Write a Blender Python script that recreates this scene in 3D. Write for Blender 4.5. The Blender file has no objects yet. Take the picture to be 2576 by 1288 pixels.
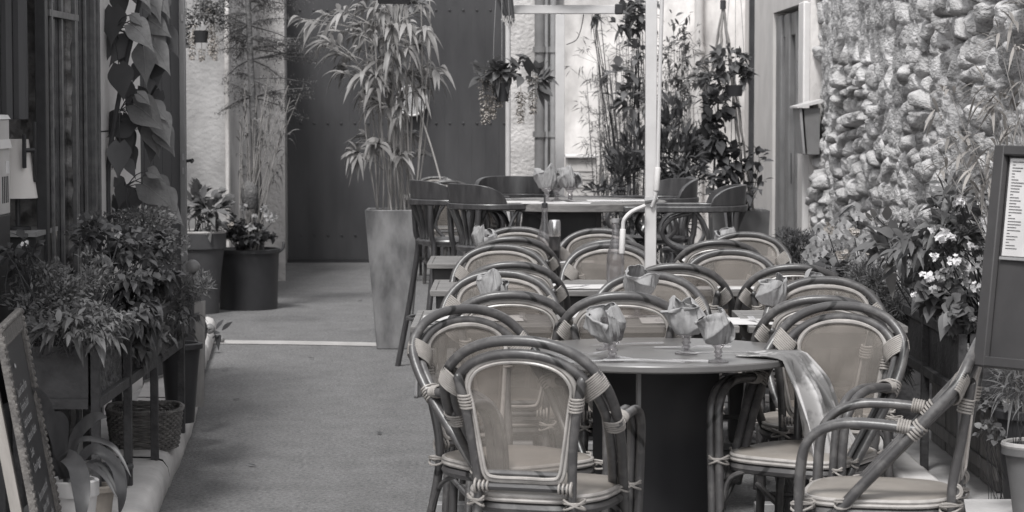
import bpy, math, random
import numpy as np
from mathutils import Vector, Matrix, noise as mn
R = math.radians
S = bpy.context.scene
COL = S.collection

# ------------------------------------------------------------------ camera
FPX = 6200.0 / 2576.0            # focal length in picture widths
CAMZ = 1.55
PITCH = math.atan(384 / 6200.0)
cd = bpy.data.cameras.new('camera'); cam = bpy.data.objects.new('camera', cd); COL.objects.link(cam)
cam.location = (0, 0, CAMZ); cam.rotation_euler = (R(90) - PITCH, 0, 0)
cd.sensor_width = 36; cd.lens = 36 * FPX; cd.clip_start = 0.1; cd.clip_end = 500
cd.dof.use_dof = True; cd.dof.focus_distance = 9.2; cd.dof.aperture_fstop = 9
S.camera = cam
# ------------------------------------------------------------------ light
SUN_EL, SUN_AZ = R(58), R(200)     # azimuth clockwise from +Y: behind and left of the camera
w = bpy.data.worlds.new('World'); S.world = w; w.use_nodes = True
nt = w.node_tree; bg = nt.nodes['Background']
sky = nt.nodes.new('ShaderNodeTexSky'); sky.sky_type = 'NISHITA'; sky.sun_disc = False
sky.sun_elevation = SUN_EL; sky.sun_rotation = SUN_AZ
hs = nt.nodes.new('ShaderNodeHueSaturation'); hs.inputs['Saturation'].default_value = 0.05
nt.links.new(sky.outputs[0], hs.inputs['Color']); nt.links.new(hs.outputs[0], bg.inputs[0])
bg.inputs[1].default_value = 0.135
sl = bpy.data.lights.new('sun', 'SUN'); sl.energy = 2.1; sl.angle = R(13); sl.color = (1, .995, .98)
so = bpy.data.objects.new('sun', sl); COL.objects.link(so)
sd = Vector((math.sin(SUN_AZ) * math.cos(SUN_EL), math.cos(SUN_AZ) * math.cos(SUN_EL), math.sin(SUN_EL)))
so.rotation_euler = sd.to_track_quat('Z', 'Y').to_euler(); so.location = (0, 0, 8)
S.view_settings.view_transform = 'Standard'; S.view_settings.look = 'None'
S.view_settings.exposure = 0.88; S.view_settings.gamma = 1

# ------------------------------------------------------------------ helpers
def W(u, v, d):
    """point at depth d seen at (u, v) of the 2576 px wide photograph"""
    a = (u - 1288) / 6200.0; b = -(v - 644) / 6200.0
    s, c = math.sin(PITCH), math.cos(PITCH)
    D = Vector((a, c + b * s, -s + b * c)); return D * (d / D.y) + Vector((0, 0, CAMZ))
def X(u, d): return W(u, 700, d).x
def Z(v, d): return W(1288, v, d).z
def GD(v, z=0.0): return (CAMZ - z) * 6200 / (v - 260)

def crv(pts, n=6, closed=False):
    P = [Vector(p) for p in pts]; out = []; m = len(P)
    rng = range(m) if closed else range(m - 1)
    for i in rng:
        g = (lambda k: P[k % m]) if closed else (lambda k: P[min(max(k, 0), m - 1)])
        a, b, c, d = g(i - 1), g(i), g(i + 1), g(i + 2)
        for k in range(n):
            t = k / n
            out.append(.5 * ((2 * b) + (c - a) * t + (2 * a - 5 * b + 4 * c - d) * t * t + (3 * b - a - 3 * c + d) * t ** 3))
    if not closed: out.append(P[-1])
    return out

SPLIT = {k: k for k in ('arm_support', 'brace', 'back_rail', 'muntin', 'pipe_clamp', 'button', 'louvre', 'joint', 'hinge_plate', 'door_stile', 'blossom_centre', 'corner_trim', 'crank_rod', 'crank_grip', 'slat', 'back_leg', 'board', 'wire', 'flower_stalk', 'wall_core', 'upright')}
SPLIT.update(spindles='spindle', rivets='rivet', grille='grille_bar', tripod_cane='cane', tub_handle='handle', door_frame='frame', stand_legs='leg')
class MB:
    def __init__(s): s.v = []; s.f = []
    def add(s, vs, fs):
        o = len(s.v); s.v.extend([tuple(p) for p in vs]); s.f.extend([tuple(o + i for i in f) for f in fs]); return s
    def box(s, c, d, rot=None):
        hx, hy, hz = d[0] / 2, d[1] / 2, d[2] / 2; c = Vector(c)
        P = [Vector((x, y, z)) for x in (-hx, hx) for y in (-hy, hy) for z in (-hz, hz)]
        if rot is not None: P = [rot @ p for p in P]
        return s.add([p + c for p in P], [(0, 1, 3, 2), (4, 6, 7, 5), (0, 4, 5, 1), (2, 3, 7, 6), (0, 2, 6, 4), (1, 5, 7, 3)])
    def bb(s, a, b): # box from two corners
        return s.box([(a[i] + b[i]) / 2 for i in range(3)], [abs(a[i] - b[i]) for i in range(3)])
    def hexa(s, lo, hi): # two quads (4 pts each, same order)
        return s.add(list(lo) + list(hi), [(3, 2, 1, 0), (4, 5, 6, 7), (0, 1, 5, 4), (1, 2, 6, 5), (2, 3, 7, 6), (3, 0, 4, 7)])
    def tube(s, path, r, n=8, closed=False, cap=True, flat=1.0):
        P = [Vector(p) for p in path]; m = len(P)
        rr = r if isinstance(r, (list, tuple)) else [r] * m
        T = []
        for i in range(m):
            a = P[(i - 1) % m] if closed else P[max(i - 1, 0)]
            b = P[(i + 1) % m] if closed else P[min(i + 1, m - 1)]
            t = (b - a); T.append(t.normalized() if t.length > 1e-9 else Vector((0, 0, 1)))
        ref = Vector((0, 0, 1)) if abs(T[0].z) < .9 else Vector((1, 0, 0))
        N = (ref - T[0] * ref.dot(T[0])).normalized(); vs = []
        for i in range(m):
            N = (N - T[i] * N.dot(T[i])).normalized(); B = T[i].cross(N)
            for k in range(n):
                a = 2 * math.pi * k / n
                vs.append(P[i] + (N * math.cos(a) * flat + B * math.sin(a)) * rr[i])
        fs = []
        for i in range(m if closed else m - 1):
            j = (i + 1) % m
            for k in range(n):
                l = (k + 1) % n; fs.append((i * n + k, i * n + l, j * n + l, j * n + k))
        if cap and not closed: fs.append(tuple(range(n))[::-1]); fs.append(tuple((m - 1) * n + k for k in range(n)))
        return s.add(vs, fs)
    def lathe(s, prof, c=(0, 0, 0), n=24, sx=1, sy=1, cap=True):
        vs = []; m = len(prof)
        for (r, z) in prof:
            for k in range(n):
                a = 2 * math.pi * k / n; vs.append((c[0] + r * sx * math.cos(a), c[1] + r * sy * math.sin(a), c[2] + z))
        fs = [(i * n + k, i * n + (k + 1) % n, (i + 1) * n + (k + 1) % n, (i + 1) * n + k) for i in range(m - 1) for k in range(n)]
        if cap: fs.append(tuple(range(n))[::-1]); fs.append(tuple((m - 1) * n + k for k in range(n)))
        return s.add(vs, fs)
    def grid(s, fn, nu, nv):
        vs = [fn(i / nu, j / nv) for i in range(nu + 1) for j in range(nv + 1)]
        return s.add(vs, [(i * (nv + 1) + j, (i + 1) * (nv + 1) + j, (i + 1) * (nv + 1) + j + 1, i * (nv + 1) + j + 1) for i in range(nu) for j in range(nv)])
    def leaf(s, p, d, L, Wd, droop=.2, kind='e', fold=.25, up=(0, 0, 1)):
        p = Vector(p); d = Vector(d).normalized(); up = Vector(up)
        side = d.cross(up)
        if side.length < 1e-3: side = Vector((1, 0, 0))
        side.normalize(); nrm = side.cross(d).normalized()
        if kind == 'q':
            m_ = p + d * L * .45 - Vector((0, 0, droop * L * .25)); t = p + d * L - Vector((0, 0, droop * L))
            return s.add([p, m_ + side * Wd / 2 + nrm * fold * Wd * .5, t, m_ - side * Wd / 2 + nrm * fold * Wd * .5], [(0, 1, 2), (0, 2, 3)])
        prof = {'e': (0.1, .75, 1, .85, .45, 0), 's': (.55, .9, 1, .9, .55, 0), 'h': (.45, .85, 1, .97, .82, .55, .26, 0), 'b': (.2, .8, 1, .8, .45, 0), 'H': (.35, .80, .97, 1, .93, .80, .62, .43, .24, .10, 0)}[kind]
        vs = []; n = len(prof) - 1
        for i, q in enumerate(prof):
            t = i / n; c = p + d * L * t * (1 - .25 * droop * t) - Vector((0, 0, 1)) * droop * L * t * t
            h = q * Wd / 2
            vs += [c + side * h + nrm * fold * h, c, c - side * h + nrm * fold * h]
            if kind in 'hH' and i == 0: vs[-3] -= d * L * .12; vs[-1] -= d * L * .12
        fs = []
        for i in range(n):
            a = i * 3; fs += [(a, a + 1, a + 4, a + 3), (a + 1, a + 2, a + 5, a + 4)]
        return s.add(vs, fs)
    def pieces(s):
        """connected components, each a builder of its own"""
        par = list(range(len(s.v)))
        def find(a):
            while par[a] != a: par[a] = par[par[a]]; a = par[a]
            return a
        for f in s.f:
            a = find(f[0])
            for k in f[1:]: par[find(k)] = a
        out = {}
        for f in s.f: out.setdefault(find(f[0]), []).append(f)
        res = []
        for fs in out.values():
            m = {}; q = MB()
            for f in fs:
                for k in f:
                    if k not in m: m[k] = len(q.v); q.v.append(s.v[k])
                q.f.append(tuple(m[k] for k in f))
            res.append(q)
        return res
    def build(s, name, m, parent=None, world=False, base=None, sharp=38, bevel=0, sub=0):
        if name in SPLIT and parent is not None:
            ps = s.pieces()
            if 1 < len(ps) <= 100: return [q.build1(SPLIT[name], m, parent, world, base, sharp, bevel, sub) for q in ps][0]
            name = SPLIT[name]
        return s.build1(name, m, parent, world, base, sharp, bevel, sub)
    def build1(s, name, m, parent=None, world=False, base=None, sharp=38, bevel=0, sub=0):
        v = s.v
        off = None
        if world and parent is not None: off = parent.location
        if base is not None: off = Vector(base)
        A = np.array(v, dtype=np.float64).reshape(-1, 3)
        if off is not None: A = A - np.array(off)
        me = bpy.data.meshes.new(name); me.from_pydata(A.tolist(), [], s.f); me.update()
        me.shade_smooth()
        if sharp: me.set_sharp_from_angle(angle=R(sharp))
        o = bpy.data.objects.new(name, me); COL.objects.link(o)
        me.materials.append(MAT(m) if isinstance(m, str) else m)
        if parent is not None: o.parent = parent
        if base is not None: o.location = base
        if bevel:
            b = o.modifiers.new('bevel', 'BEVEL'); b.width = bevel; b.segments = 2; b.limit_method = 'ANGLE'
        if sub:
            b = o.modifiers.new('sub', 'SUBSURF'); b.levels = sub; b.render_levels = sub
        return o

def tag(o, label, cat, group=None, kind=None):
    if label: o['label'] = label
    if cat: o['category'] = cat
    if group: o['group'] = group
    if kind: o['kind'] = kind
    return o
def thing(name, label, cat, loc=(0, 0, 0), rz=0, group=None):
    o = bpy.data.objects.new(name, None); COL.objects.link(o); o.location = loc; o.rotation_euler = (0, 0, rz)
    o.empty_display_size = .1
    return tag(o, label, cat, group)
def struct(name, mb, m, base=(0, 0, 0), **k):
    o = mb.build(name, m, base=base, **k); o['kind'] = 'structure'; return o
def dup(src, loc, rz=0, label=None, group=None, scale=None, parent=None):
    c = src.copy(); COL.objects.link(c)
    if parent is None:
        c.location = loc; c.rotation_euler = (0, 0, rz)
        if scale: c.scale = scale
        if label: c['label'] = label
        if group: c['group'] = group
    else: c.parent = parent
    for ch in list(src.children): dup(ch, None, parent=c)
    return c

# ------------------------------------------------------------------ materials
def tint(L, wm=0.0):
    # a nearly neutral grey of linear value L; darks lean a little cool, wm > 0 leans warm
    if isinstance(L, (tuple, list)): return (*L, 1)
    c = .05 * max(0, 1 - L / .12)
    return (L * (1.01 + .09 * wm), L * (.995 - .01 * wm), L * (1.005 + 1.6 * c - .13 * wm), 1)
SPEC = {}
def M(name, L, L2=None, wm=0, rough=.6, scale=8, st=(1, 1, 1), bump=0, bscale=None, metal=0, island=0, spec=.35, kind=None, det=6, lo=.35, hi=.65, trans=0):
    SPEC[name] = dict(L=L, L2=L2 if L2 is not None else L, wm=wm, rough=rough, scale=scale, st=st, bump=bump, bscale=bscale or scale * 4, metal=metal, island=island, spec=spec, kind=kind, det=det, lo=lo, hi=hi, trans=trans)
def MAT(name):
    m = bpy.data.materials.get(name)
    if m: return m
    q = SPEC[name]; m = bpy.data.materials.new(name); m.use_nodes = True; n = m.node_tree.nodes; l = m.node_tree.links
    b = n['Principled BSDF']; out = n['Material Output']
    b.inputs['Roughness'].default_value = q['rough']; b.inputs['Metallic'].default_value = q['metal']; b.inputs['Specular IOR Level'].default_value = q['spec']
    tc = n.new('ShaderNodeTexCoord'); mp = n.new('ShaderNodeMapping'); mp.inputs['Scale'].default_value = q['st']
    l.new(tc.outputs['Object'], mp.inputs[0])
    nz = n.new('ShaderNodeTexNoise'); nz.inputs['Scale'].default_value = q['scale']; nz.inputs['Detail'].default_value = q['det']; nz.inputs['Roughness'].default_value = .6
    l.new(mp.outputs[0], nz.inputs['Vector'])
    cr = n.new('ShaderNodeValToRGB'); cr.color_ramp.elements[0].position = q['lo']; cr.color_ramp.elements[1].position = q['hi']
    cr.color_ramp.elements[0].color = tint(q['L'], q['wm']); cr.color_ramp.elements[1].color = tint(q['L2'], q['wm'])
    l.new(nz.outputs['Fac'], cr.inputs[0]); colr = cr.outputs[0]
    if q['island']:
        ge = n.new('ShaderNodeNewGeometry'); mr = n.new('ShaderNodeMapRange')
        mr.inputs['To Min'].default_value = 1 - q['island']; mr.inputs['To Max'].default_value = 1 + q['island']
        l.new(ge.outputs['Random Per Island'], mr.inputs['Value'])
        mx = n.new('ShaderNodeMix'); mx.data_type = 'RGBA'; mx.blend_type = 'MULTIPLY'; mx.inputs['Factor'].default_value = 1
        l.new(colr, mx.inputs[6]); cmb = n.new('ShaderNodeCombineColor')
        for i in range(3): l.new(mr.outputs[0], cmb.inputs[i])
        l.new(cmb.outputs[0], mx.inputs[7]); colr = mx.outputs[2]
    if q['kind'] in ('speckle', 'cane'):
        mx = n.new('ShaderNodeMix'); mx.data_type = 'RGBA'; mx.blend_type = 'MULTIPLY'; mx.inputs['Factor'].default_value = 1; r2 = n.new('ShaderNodeValToRGB')
        if q['kind'] == 'speckle':   # grit
            wv = n.new('ShaderNodeTexNoise'); wv.inputs['Scale'].default_value = 55; wv.inputs['Detail'].default_value = 6; wv.inputs['Roughness'].default_value = .75
            lo_, hi_, a_, b_ = .34, .66, .52, 1.48
        else:                        # growth rings of the cane
            wv = n.new('ShaderNodeTexWave'); wv.bands_direction = 'DIAGONAL'; wv.inputs['Scale'].default_value = 1.9; wv.inputs['Distortion'].default_value = 1.2; wv.inputs['Detail Scale'].default_value = .6
            lo_, hi_, a_, b_ = .004, .012, .25, 1.0
        l.new(tc.outputs['Object'], wv.inputs['Vector'])
        r2.color_ramp.elements[0].position = lo_; r2.color_ramp.elements[1].position = hi_
        r2.color_ramp.elements[0].color = (a_, a_, a_, 1); r2.color_ramp.elements[1].color = (b_, b_, b_, 1)
        l.new(wv.outputs['Fac'], r2.inputs[0]); l.new(colr, mx.inputs[6]); l.new(r2.outputs[0], mx.inputs[7]); colr = mx.outputs[2]
    l.new(colr, b.inputs['Base Color'])
    if q['bump']:
        nb = n.new('ShaderNodeTexNoise'); nb.inputs['Scale'].default_value = q['bscale']; nb.inputs['Detail'].default_value = 8
        l.new(mp.outputs[0], nb.inputs['Vector'])
        bp = n.new('ShaderNodeBump'); bp.inputs['Strength'].default_value = q['bump']; bp.inputs['Distance'].default_value = .02
        l.new(nb.outputs['Fac'], bp.inputs['Height']); l.new(bp.outputs[0], b.inputs['Normal'])
    if q['kind'] == 'leaf':
        tr = n.new('ShaderNodeBsdfTranslucent'); l.new(colr, tr.inputs[0]); ms = n.new('ShaderNodeMixShader'); ms.inputs[0].default_value = .28
        l.new(b.outputs[0], ms.inputs[1]); l.new(tr.outputs[0], ms.inputs[2]); l.new(ms.outputs[0], out.inputs[0])
    if q['kind'] == 'mesh':      # woven textile one can partly see through
        tr = n.new('ShaderNodeBsdfTransparent'); tr.inputs[0].default_value = tint(.95, .3); ms = n.new('ShaderNodeMixShader'); ms.inputs[0].default_value = q['trans']
        l.new(b.outputs[0], ms.inputs[1]); l.new(tr.outputs[0], ms.inputs[2]); l.new(ms.outputs[0], out.inputs[0])
    if q['kind'] == 'glass':
        tr = n.new('ShaderNodeBsdfTransparent'); tr.inputs[0].default_value = tint(q['L']); gl = n.new('ShaderNodeBsdfGlossy'); gl.inputs['Roughness'].default_value = .03
        fr = n.new('ShaderNodeLayerWeight'); fr.inputs[0].default_value = .35
        mr = n.new('ShaderNodeMapRange'); mr.inputs['To Min'].default_value = .04; mr.inputs['To Max'].default_value = .7; l.new(fr.outputs['Fresnel'], mr.inputs['Value'])
        df = n.new('ShaderNodeBsdfTranslucent'); df.inputs[0].default_value = tint(.7); m0 = n.new('ShaderNodeMixShader'); m0.inputs[0].default_value = .22; l.new(tr.outputs[0], m0.inputs[1]); l.new(df.outputs[0], m0.inputs[2])
        ms = n.new('ShaderNodeMixShader'); l.new(mr.outputs[0], ms.inputs[0])
        l.new(m0.outputs[0], ms.inputs[1]); l.new(gl.outputs[0], ms.inputs[2]); l.new(ms.outputs[0], out.inputs[0])
    return m
M('asphalt', .120, .175, rough=.9, scale=6, st=(1, .8, 1), bump=.7, bscale=90, det=15, lo=.25, hi=.75, kind='speckle')
M('asphalt_fine', .12, .17, rough=.9, scale=3)
M('pale_stone', .28, .40, wm=.2, rough=.8, scale=5, bump=.35, bscale=25)
M('kerb_stone', .42, .58, wm=.2, rough=.8, scale=4, bump=.3, bscale=22)
M('pavement', .32, .44, wm=.1, rough=.85, scale=4, bump=.3, bscale=25)
M('rough_stone', .17, .60, wm=.06, rough=.95, scale=8, st=(1, .40, 1), bump=.9, bscale=70, det=15, lo=.34, hi=.68)
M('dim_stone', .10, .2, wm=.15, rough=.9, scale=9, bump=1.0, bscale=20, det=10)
M('plaster_bright', .36, .74, wm=.25, rough=.9, scale=2.2, st=(1, 1, .5), bump=.3, bscale=30, det=10)
M('plaster_mid', .38, .56, wm=.2, rough=.9, scale=3, bump=.8, bscale=30, det=10)
M('plaster_grey', .20, .30, wm=.1, rough=.9, scale=2.5, bump=.3, bscale=30, det=9)
M('plaster_left', .22, .45, wm=.1, rough=.9, scale=1.6, bump=.4, bscale=25, det=9)
M('cream_wall', .44, .52, wm=.25, rough=.85, scale=3, bump=.1)
M('white_paint', .55, .62, wm=.15, rough=.45, scale=6)
M('white_metal', .47, .52, wm=.1, rough=.35, scale=12)
M('grey_metal', .22, .28, rough=.5, scale=10)
M('dark_metal', .030, .045, rough=.5, scale=6, bump=.1)
M('rust_metal', .036, .065, wm=.1, rough=.7, scale=14, bump=.3)
M('gate_paint', .040, .066, rough=.55, scale=2.5, st=(1, 1, .3), bump=.12, bscale=14)
M('shutter_paint', .045, .06, rough=.6, scale=4, st=(1, 1, .2))
M('shutter_edge', .16, .2, rough=.6, scale=5)
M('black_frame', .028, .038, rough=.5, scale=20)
M('muntin', .08, .14, rough=.5, scale=20)
M('pane', .03, .07, rough=.06, scale=1.5, spec=.6)
M('room_dark', .04, .05, rough=.9, scale=2)  # darkness of the room behind the glazing, put into its wall colour
M('planter_grey', .10, .24, rough=.6, lo=.36, hi=.64, scale=7, st=(1, 1, .4), bump=.05, det=8)
M('planter_dark', .12, .17, rough=.6, scale=4)
M('pot_dark', .028, .038, rough=.45, scale=5)
M('pot_slate', .055, .075, rough=.6, scale=4)
M('pot_rim', .35, .42, wm=.2, rough=.6)
M('terracotta', .15, .2, wm=1.0, rough=.7)
M('pot_white', .5, .6, wm=.1, rough=.4, scale=7)
M('soil', .02, .035, rough=1, scale=30, bump=.8)
M('moss', .05, .14, rough=1, scale=40, bump=1, bscale=60)
M('cane_dark', .060, .092, wm=.3, rough=.36, scale=22, bump=.05, spec=.55, lo=.50, hi=.60, kind='cane')
M('cane_light', .24, .36, wm=.45, rough=.35, scale=18, spec=.5, bump=.05)
M('wrap', .20, .30, wm=.55, rough=.45, scale=22)
M('weave', .14, .20, wm=.8, rough=.5, scale=9, kind='mesh', trans=.42)
M('seat_weave', .17, .24, wm=.85, rough=.4, scale=5, spec=.5)
M('apron', .07, .10, wm=.3, rough=.4, scale=10)
M('stool_wood', .034, .065, wm=.15, rough=.3, scale=5, st=(6, 6, 1), spec=.6)
M('table_wood', .11, .20, wm=.25, rough=.55, scale=5, st=(1, 8, 8), bump=.1)
M('table_dark', .05, .08, wm=.2, rough=.5, scale=5)
M('leaf_vein', .2, .24, rough=.6)
M('round_top', .09, .13, wm=.2, rough=.32, scale=3, spec=.5)
M('gloss_black', .030, .034, rough=.3, scale=3, spec=.3)
M('panel_dark', .032, .05, rough=.35, scale=3, st=(4, 4, 1))
M('paper', .46, .54, wm=.1, rough=.7)
M('napkin', .24, .28, rough=.85, scale=60, bump=.1, bscale=200)
M('napkin_light', .38, .44, rough=.85, scale=60, bump=.1, bscale=200)
M('scarf', .14, .40, wm=.1, rough=.95, scale=7, det=4, lo=.45, hi=.55)
M('glass', .93, kind='glass')
M('glass_dark', .45, kind='glass')
M('oil', .03, rough=.1)
M('steel', .7, .8, rough=.25, metal=.9)
M('cork', .03, .05, rough=.7)
M('leaf_dark', .055, .090, rough=.5, island=.45, scale=3, kind='leaf')
M('leaf_mid', .10, .145, rough=.5, island=.4, scale=3, kind='leaf')
M('leaf_big', .14, .20, rough=.55, scale=14, island=.3, kind='leaf', bump=.2)
M('leaf_light', .17, .26, wm=.2, rough=.45, island=.4, scale=3, kind='leaf')
M('leaf_dry', .20, .28, wm=.5, rough=.6, island=.35, scale=3, kind='leaf')
M('leaf_faint', .10, .17, wm=.15, rough=.6, island=.4, scale=3, kind='leaf')
M('leaf_strap', .06, .085, rough=.4, scale=4, st=(6, 6, 1), kind='leaf')
M('stalk_dark', .035, .05, rough=.7)
M('stalk_light', .20, .30, wm=.3, rough=.5, scale=12)
M('bark', .07, .14, wm=.1, rough=.9, scale=14, bump=.8)
M('petal_white', .72, .85, rough=.6, island=.15, kind='leaf')
M('petal_grey', .26, .38, rough=.6, island=.2, kind='leaf')
M('petal_tan', .32, .42, wm=.6, rough=.7, island=.35, kind='leaf')
M('wicker', .09, .18, wm=.35, rough=.7, scale=30)
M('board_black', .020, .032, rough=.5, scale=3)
M('frame_gilt', .07, .14, wm=.55, rough=.5, scale=25, bump=.3)
M('plain_wood', .2, .27, wm=.6, rough=.6, scale=5, st=(6, 6, 1))
M('grey_wood', .13, .2, wm=.2, rough=.8, scale=5, st=(6, 6, 1), bump=.2)
M('chalk', .34, .42, rough=1)
M('ink', .05, rough=.8)
M('board_brown', .038, .052, wm=.3, rough=.6, scale=5)
M('lampshade', .62, .66, wm=.3, rough=.8)
M('box_metal', .4, .5, wm=.15, rough=.35, scale=4)
M('mail_metal', .14, .18, wm=.05, rough=.4, scale=8)
M('tassel', .05, .09, rough=.9, scale=40, st=(1, 1, .1))
M('fringe', .4, .6, wm=.2, rough=.9, scale=60)
M('tire', .02, rough=.8)
# ================================================================== SETTING
g = MB(); g.add([(-40, -20, 0), (40, -20, 0), (40, 60, 0), (-40, 60, 0)], [(0, 1, 2, 3)])
struct('ground', g, 'asphalt')
def kx(d): return -1.35 - .089 * (d - 9.35) + .035 * math.exp(-((d - 11.6) / 1.6) ** 2)          # face of the left kerb
# kerb: rounded, slightly uneven stones, one sheet of stone blocks
kb = MB(); d = 5.6; rr = random.Random(4)
while d < 16.2:
    L = rr.uniform(.75, 1.05); e = min(d + L, 16.4); h = .13 + rr.uniform(-.003, .003); j = rr.uniform(-.003, .003)
    prof = [(0, 0), (0.008, .05), (.0, .09), (-.018, h - .012), (-.05, h), (-.27, h + .002)]
    def kp(a, b, prof=prof, d=d, e=e, j=j):
        t = a; y = d + .006 + (e - d - .012) * t; i = b * (len(prof) - 1); k = int(min(i, len(prof) - 2)); f = i - k
        ox = prof[k][0] * (1 - f) + prof[k + 1][0] * f; oz = prof[k][1] * (1 - f) + prof[k + 1][1] * f
        endr = .006 * (1 if (t < .02 or t > .98) else 0)
        wob = .004 * mn.noise(Vector((y * 3, ox * 20, oz * 20)))
        return (kx(y) + ox + j + wob - endr, y, max(0, oz - endr * .6 + wob * .5 * (oz > .03)))
    kb.grid(kp, 24, 10); d = e
struct('kerb', kb, 'kerb_stone', sharp=60)
pv = MB(); pv.add([(kx(5.6) - .2, 5.6, .126), (kx(16.3) - .2, 16.3, .126), (-4, 16.3, .126), (-4, 5.6, .126)], [(0, 1, 2, 3)])
pv.add([(-4, 16.3, .126), (kx(16.3) - .2, 16.3, .126), (kx(16.3) - .2, 16.3, -.01), (-4, 16.3, -.01)], [(0, 1, 2, 3)])
struct('pavement', pv, 'pavement')
pr = MB(); pr.bb((1.56, 6.2, -.01), (2.1, 10.72, .128)); struct('pavement_right', pr, 'pavement')
kr = MB()
for a, b in ((6.2, 7.1), (7.11, 8.0), (8.01, 8.95), (8.96, 9.9), (9.91, 10.75)):
    kr.box((1.53, (a + b) / 2, .07), (.14, b - a - .008, .16))
struct('kerb_right', kr, 'kerb_stone', bevel=.02)
ln = MB()
def lf(a, b):
    x = -1.93 + a * 3.2; y0 = 15.95 - .55 * a + .03 * math.sin(a * 9)
    return (x, y0 + (b - .5) * .24 + .012 * mn.noise(Vector((x * 6, b * 5, 0))), .004)
ln.grid(lf, 60, 2); struct('drain_strip', ln, 'pale_stone')

# ---- rubble stone wall on the right: real relief
def vnoise(y, z, s, seed):
    r = np.random.RandomState(seed); T = r.rand(64, 64)
    a = y * s; b = z * s; i = np.floor(a).astype(int); j = np.floor(b).astype(int); f = a - i; h = b - j
    f = f * f * (3 - 2 * f); h = h * h * (3 - 2 * h)
    q = lambda p, t: T[p % 64, t % 64]
    return (q(i, j) * (1 - f) + q(i + 1, j) * f) * (1 - h) + (q(i, j + 1) * (1 - f) + q(i + 1, j + 1) * f) * h
Y0, Y1, Z1 = 6.6, 16.72, 2.75
ny, nz = 640, 300
yy, zz = np.meshgrid(np.linspace(Y0, Y1, ny), np.linspace(-.05, Z1, nz), indexing='ij')
wy = yy + .12 * (vnoise(yy, zz, 3, 1) - .5); wz = zz + .10 * (vnoise(yy, zz, 2.3, 2) - .5) + .02 * (vnoise(yy, zz, 9, 5) - .5)
rs = np.random.RandomState(11); seeds = []
zr = 0.0
while zr < 3.0:
    hh = rs.choice([.06, .075, .09, .11, .14, .19]); y = Y0 - .3
    while y < Y1 + .3:
        L = rs.uniform(.10, .34); seeds.append((y + L / 2, zr + hh / 2 + rs.uniform(-.03, .03), rs.rand(), hh)); y += L
    zr += hh
SD = np.array(seeds); f1 = np.full(yy.shape, 9.); f2 = np.full(yy.shape, 9.); idx = np.zeros(yy.shape, int)
for k, (sy_, sz_, rv, hh) in enumerate(SD):
    lo = np.searchsorted(yy[:, 0], sy_ - .5); hi = np.searchsorted(yy[:, 0], sy_ + .5)
    dd = np.sqrt(((wy[lo:hi] - sy_) * .36) ** 2 + (wz[lo:hi] - sz_) ** 2)
    a, b = f1[lo:hi], f2[lo:hi]; c = dd < a
    b[...] = np.where(c, a, np.minimum(b, dd)); a[...] = np.where(c, dd, a); idx[lo:hi][c] = k
dome = np.clip((f2 - f1) / .040, 0, 1) ** .55; rv = SD[idx, 2]
fb = sum(vnoise(yy * .6, zz * 1.1, s, 20 + i) / (1.5 ** i) for i, s in enumerate((5, 11, 27, 63)))
big = vnoise(yy, zz, 1.3, 9)
mort = np.clip((vnoise(yy, zz, 1.9, 77) - .35) * 3, 0, 1)
dep = .078 * dome * (.25 + .85 * rv) * (.10 + .90 * mort) + .020 * (fb - 1.1) + .07 * big - .040 * (1 - dome) ** 2 * (.25 + .75 * mort)
pit = np.clip(vnoise(yy, zz, 3.3, 91) * vnoise(yy, zz, 7.1, 92) - .42, 0, 1) * 3; dep -= .07 * np.clip(pit, 0, 1)
xw = 2.10 - dep
vs = np.stack([xw, yy, zz], -1).reshape(-1, 3)
ii = np.arange(ny * nz).reshape(ny, nz)
fs = np.stack([ii[:-1, :-1], ii[:-1, 1:], ii[1:, 1:], ii[1:, :-1]], -1).reshape(-1, 4)
swm = MB(); swm.v = vs.tolist(); swm.f = [tuple(q) for q in fs.tolist()]
swall = thing('stone_wall', 'rough rubble stone wall with bulging stones along the right side', 'wall', (2.1, 6.6, 0))
swm.build('wall_face', 'rough_stone', swall, world=True, sharp=0)
b = MB(); b.bb((2.12, 6.6, 0), (2.6, 16.74, 2.9)); b.build('wall_core', 'plaster_grey', swall, world=True)
b = MB(); b.box((2.07, 16.76, 1.4), (.10, .03, 2.8)); b.build('wall_edge', 'plaster_bright', swall, world=True)

# ---- right facade with the narrow door, column and drainpipe
rf = thing('cream_facade', 'smooth cream plastered facade beyond the stone wall', 'building', (2.03, 17, 0))
b = MB(); b.bb((2.03, 19.22, 0), (2.6, 20.7, 2.9)); b.bb((2.07, 20.86, 0), (2.6, 22.1, 2.9)); b.build('wall', 'cream_wall', rf, world=True)
b = MB(); b.bb((2.03, 16.98, 2.25), (2.6, 19.22, 2.9)); b.build('lintel', 'cream_wall', rf, world=True)
b = MB(); b.tube([(2.04, 20.78, 0), (2.04, 20.78, 2.9)], .05, 10); b.build('drainpipe', 'dark_metal', rf, world=True)
dr = thing('entrance_door', 'tall narrow grey wooden door with glass pane beside the mailbox', 'door', (2.05, 18, 0))
b = MB()
for y0, y1, x in ((16.98, 17.28, 2.0), (17.28, 17.62, 2.04)): b.bb((x, y0, 0), (2.2, y1, 2.25))
b.build('door_frame', 'white_paint', dr, world=True, bevel=.01)
b = MB()
for y0, y1, x in ((17.9, 18.0, 2.06), (18.35, 18.62, 2.055), (18.85, 19.2, 2.05)): b.bb((x, y0, 0.02), (2.2, y1, 2.22))
b.bb((2.07, 17.64, 2.05), (2.2, 19.2, 2.22)); b.build('door_stile', 'planter_dark', dr, world=True, bevel=.01)
b = MB(); b.bb((2.10, 17.64, 0.02), (2.2, 19.2, 2.05)); b.build('door_panel', 'shutter_paint', dr, world=True)
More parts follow.
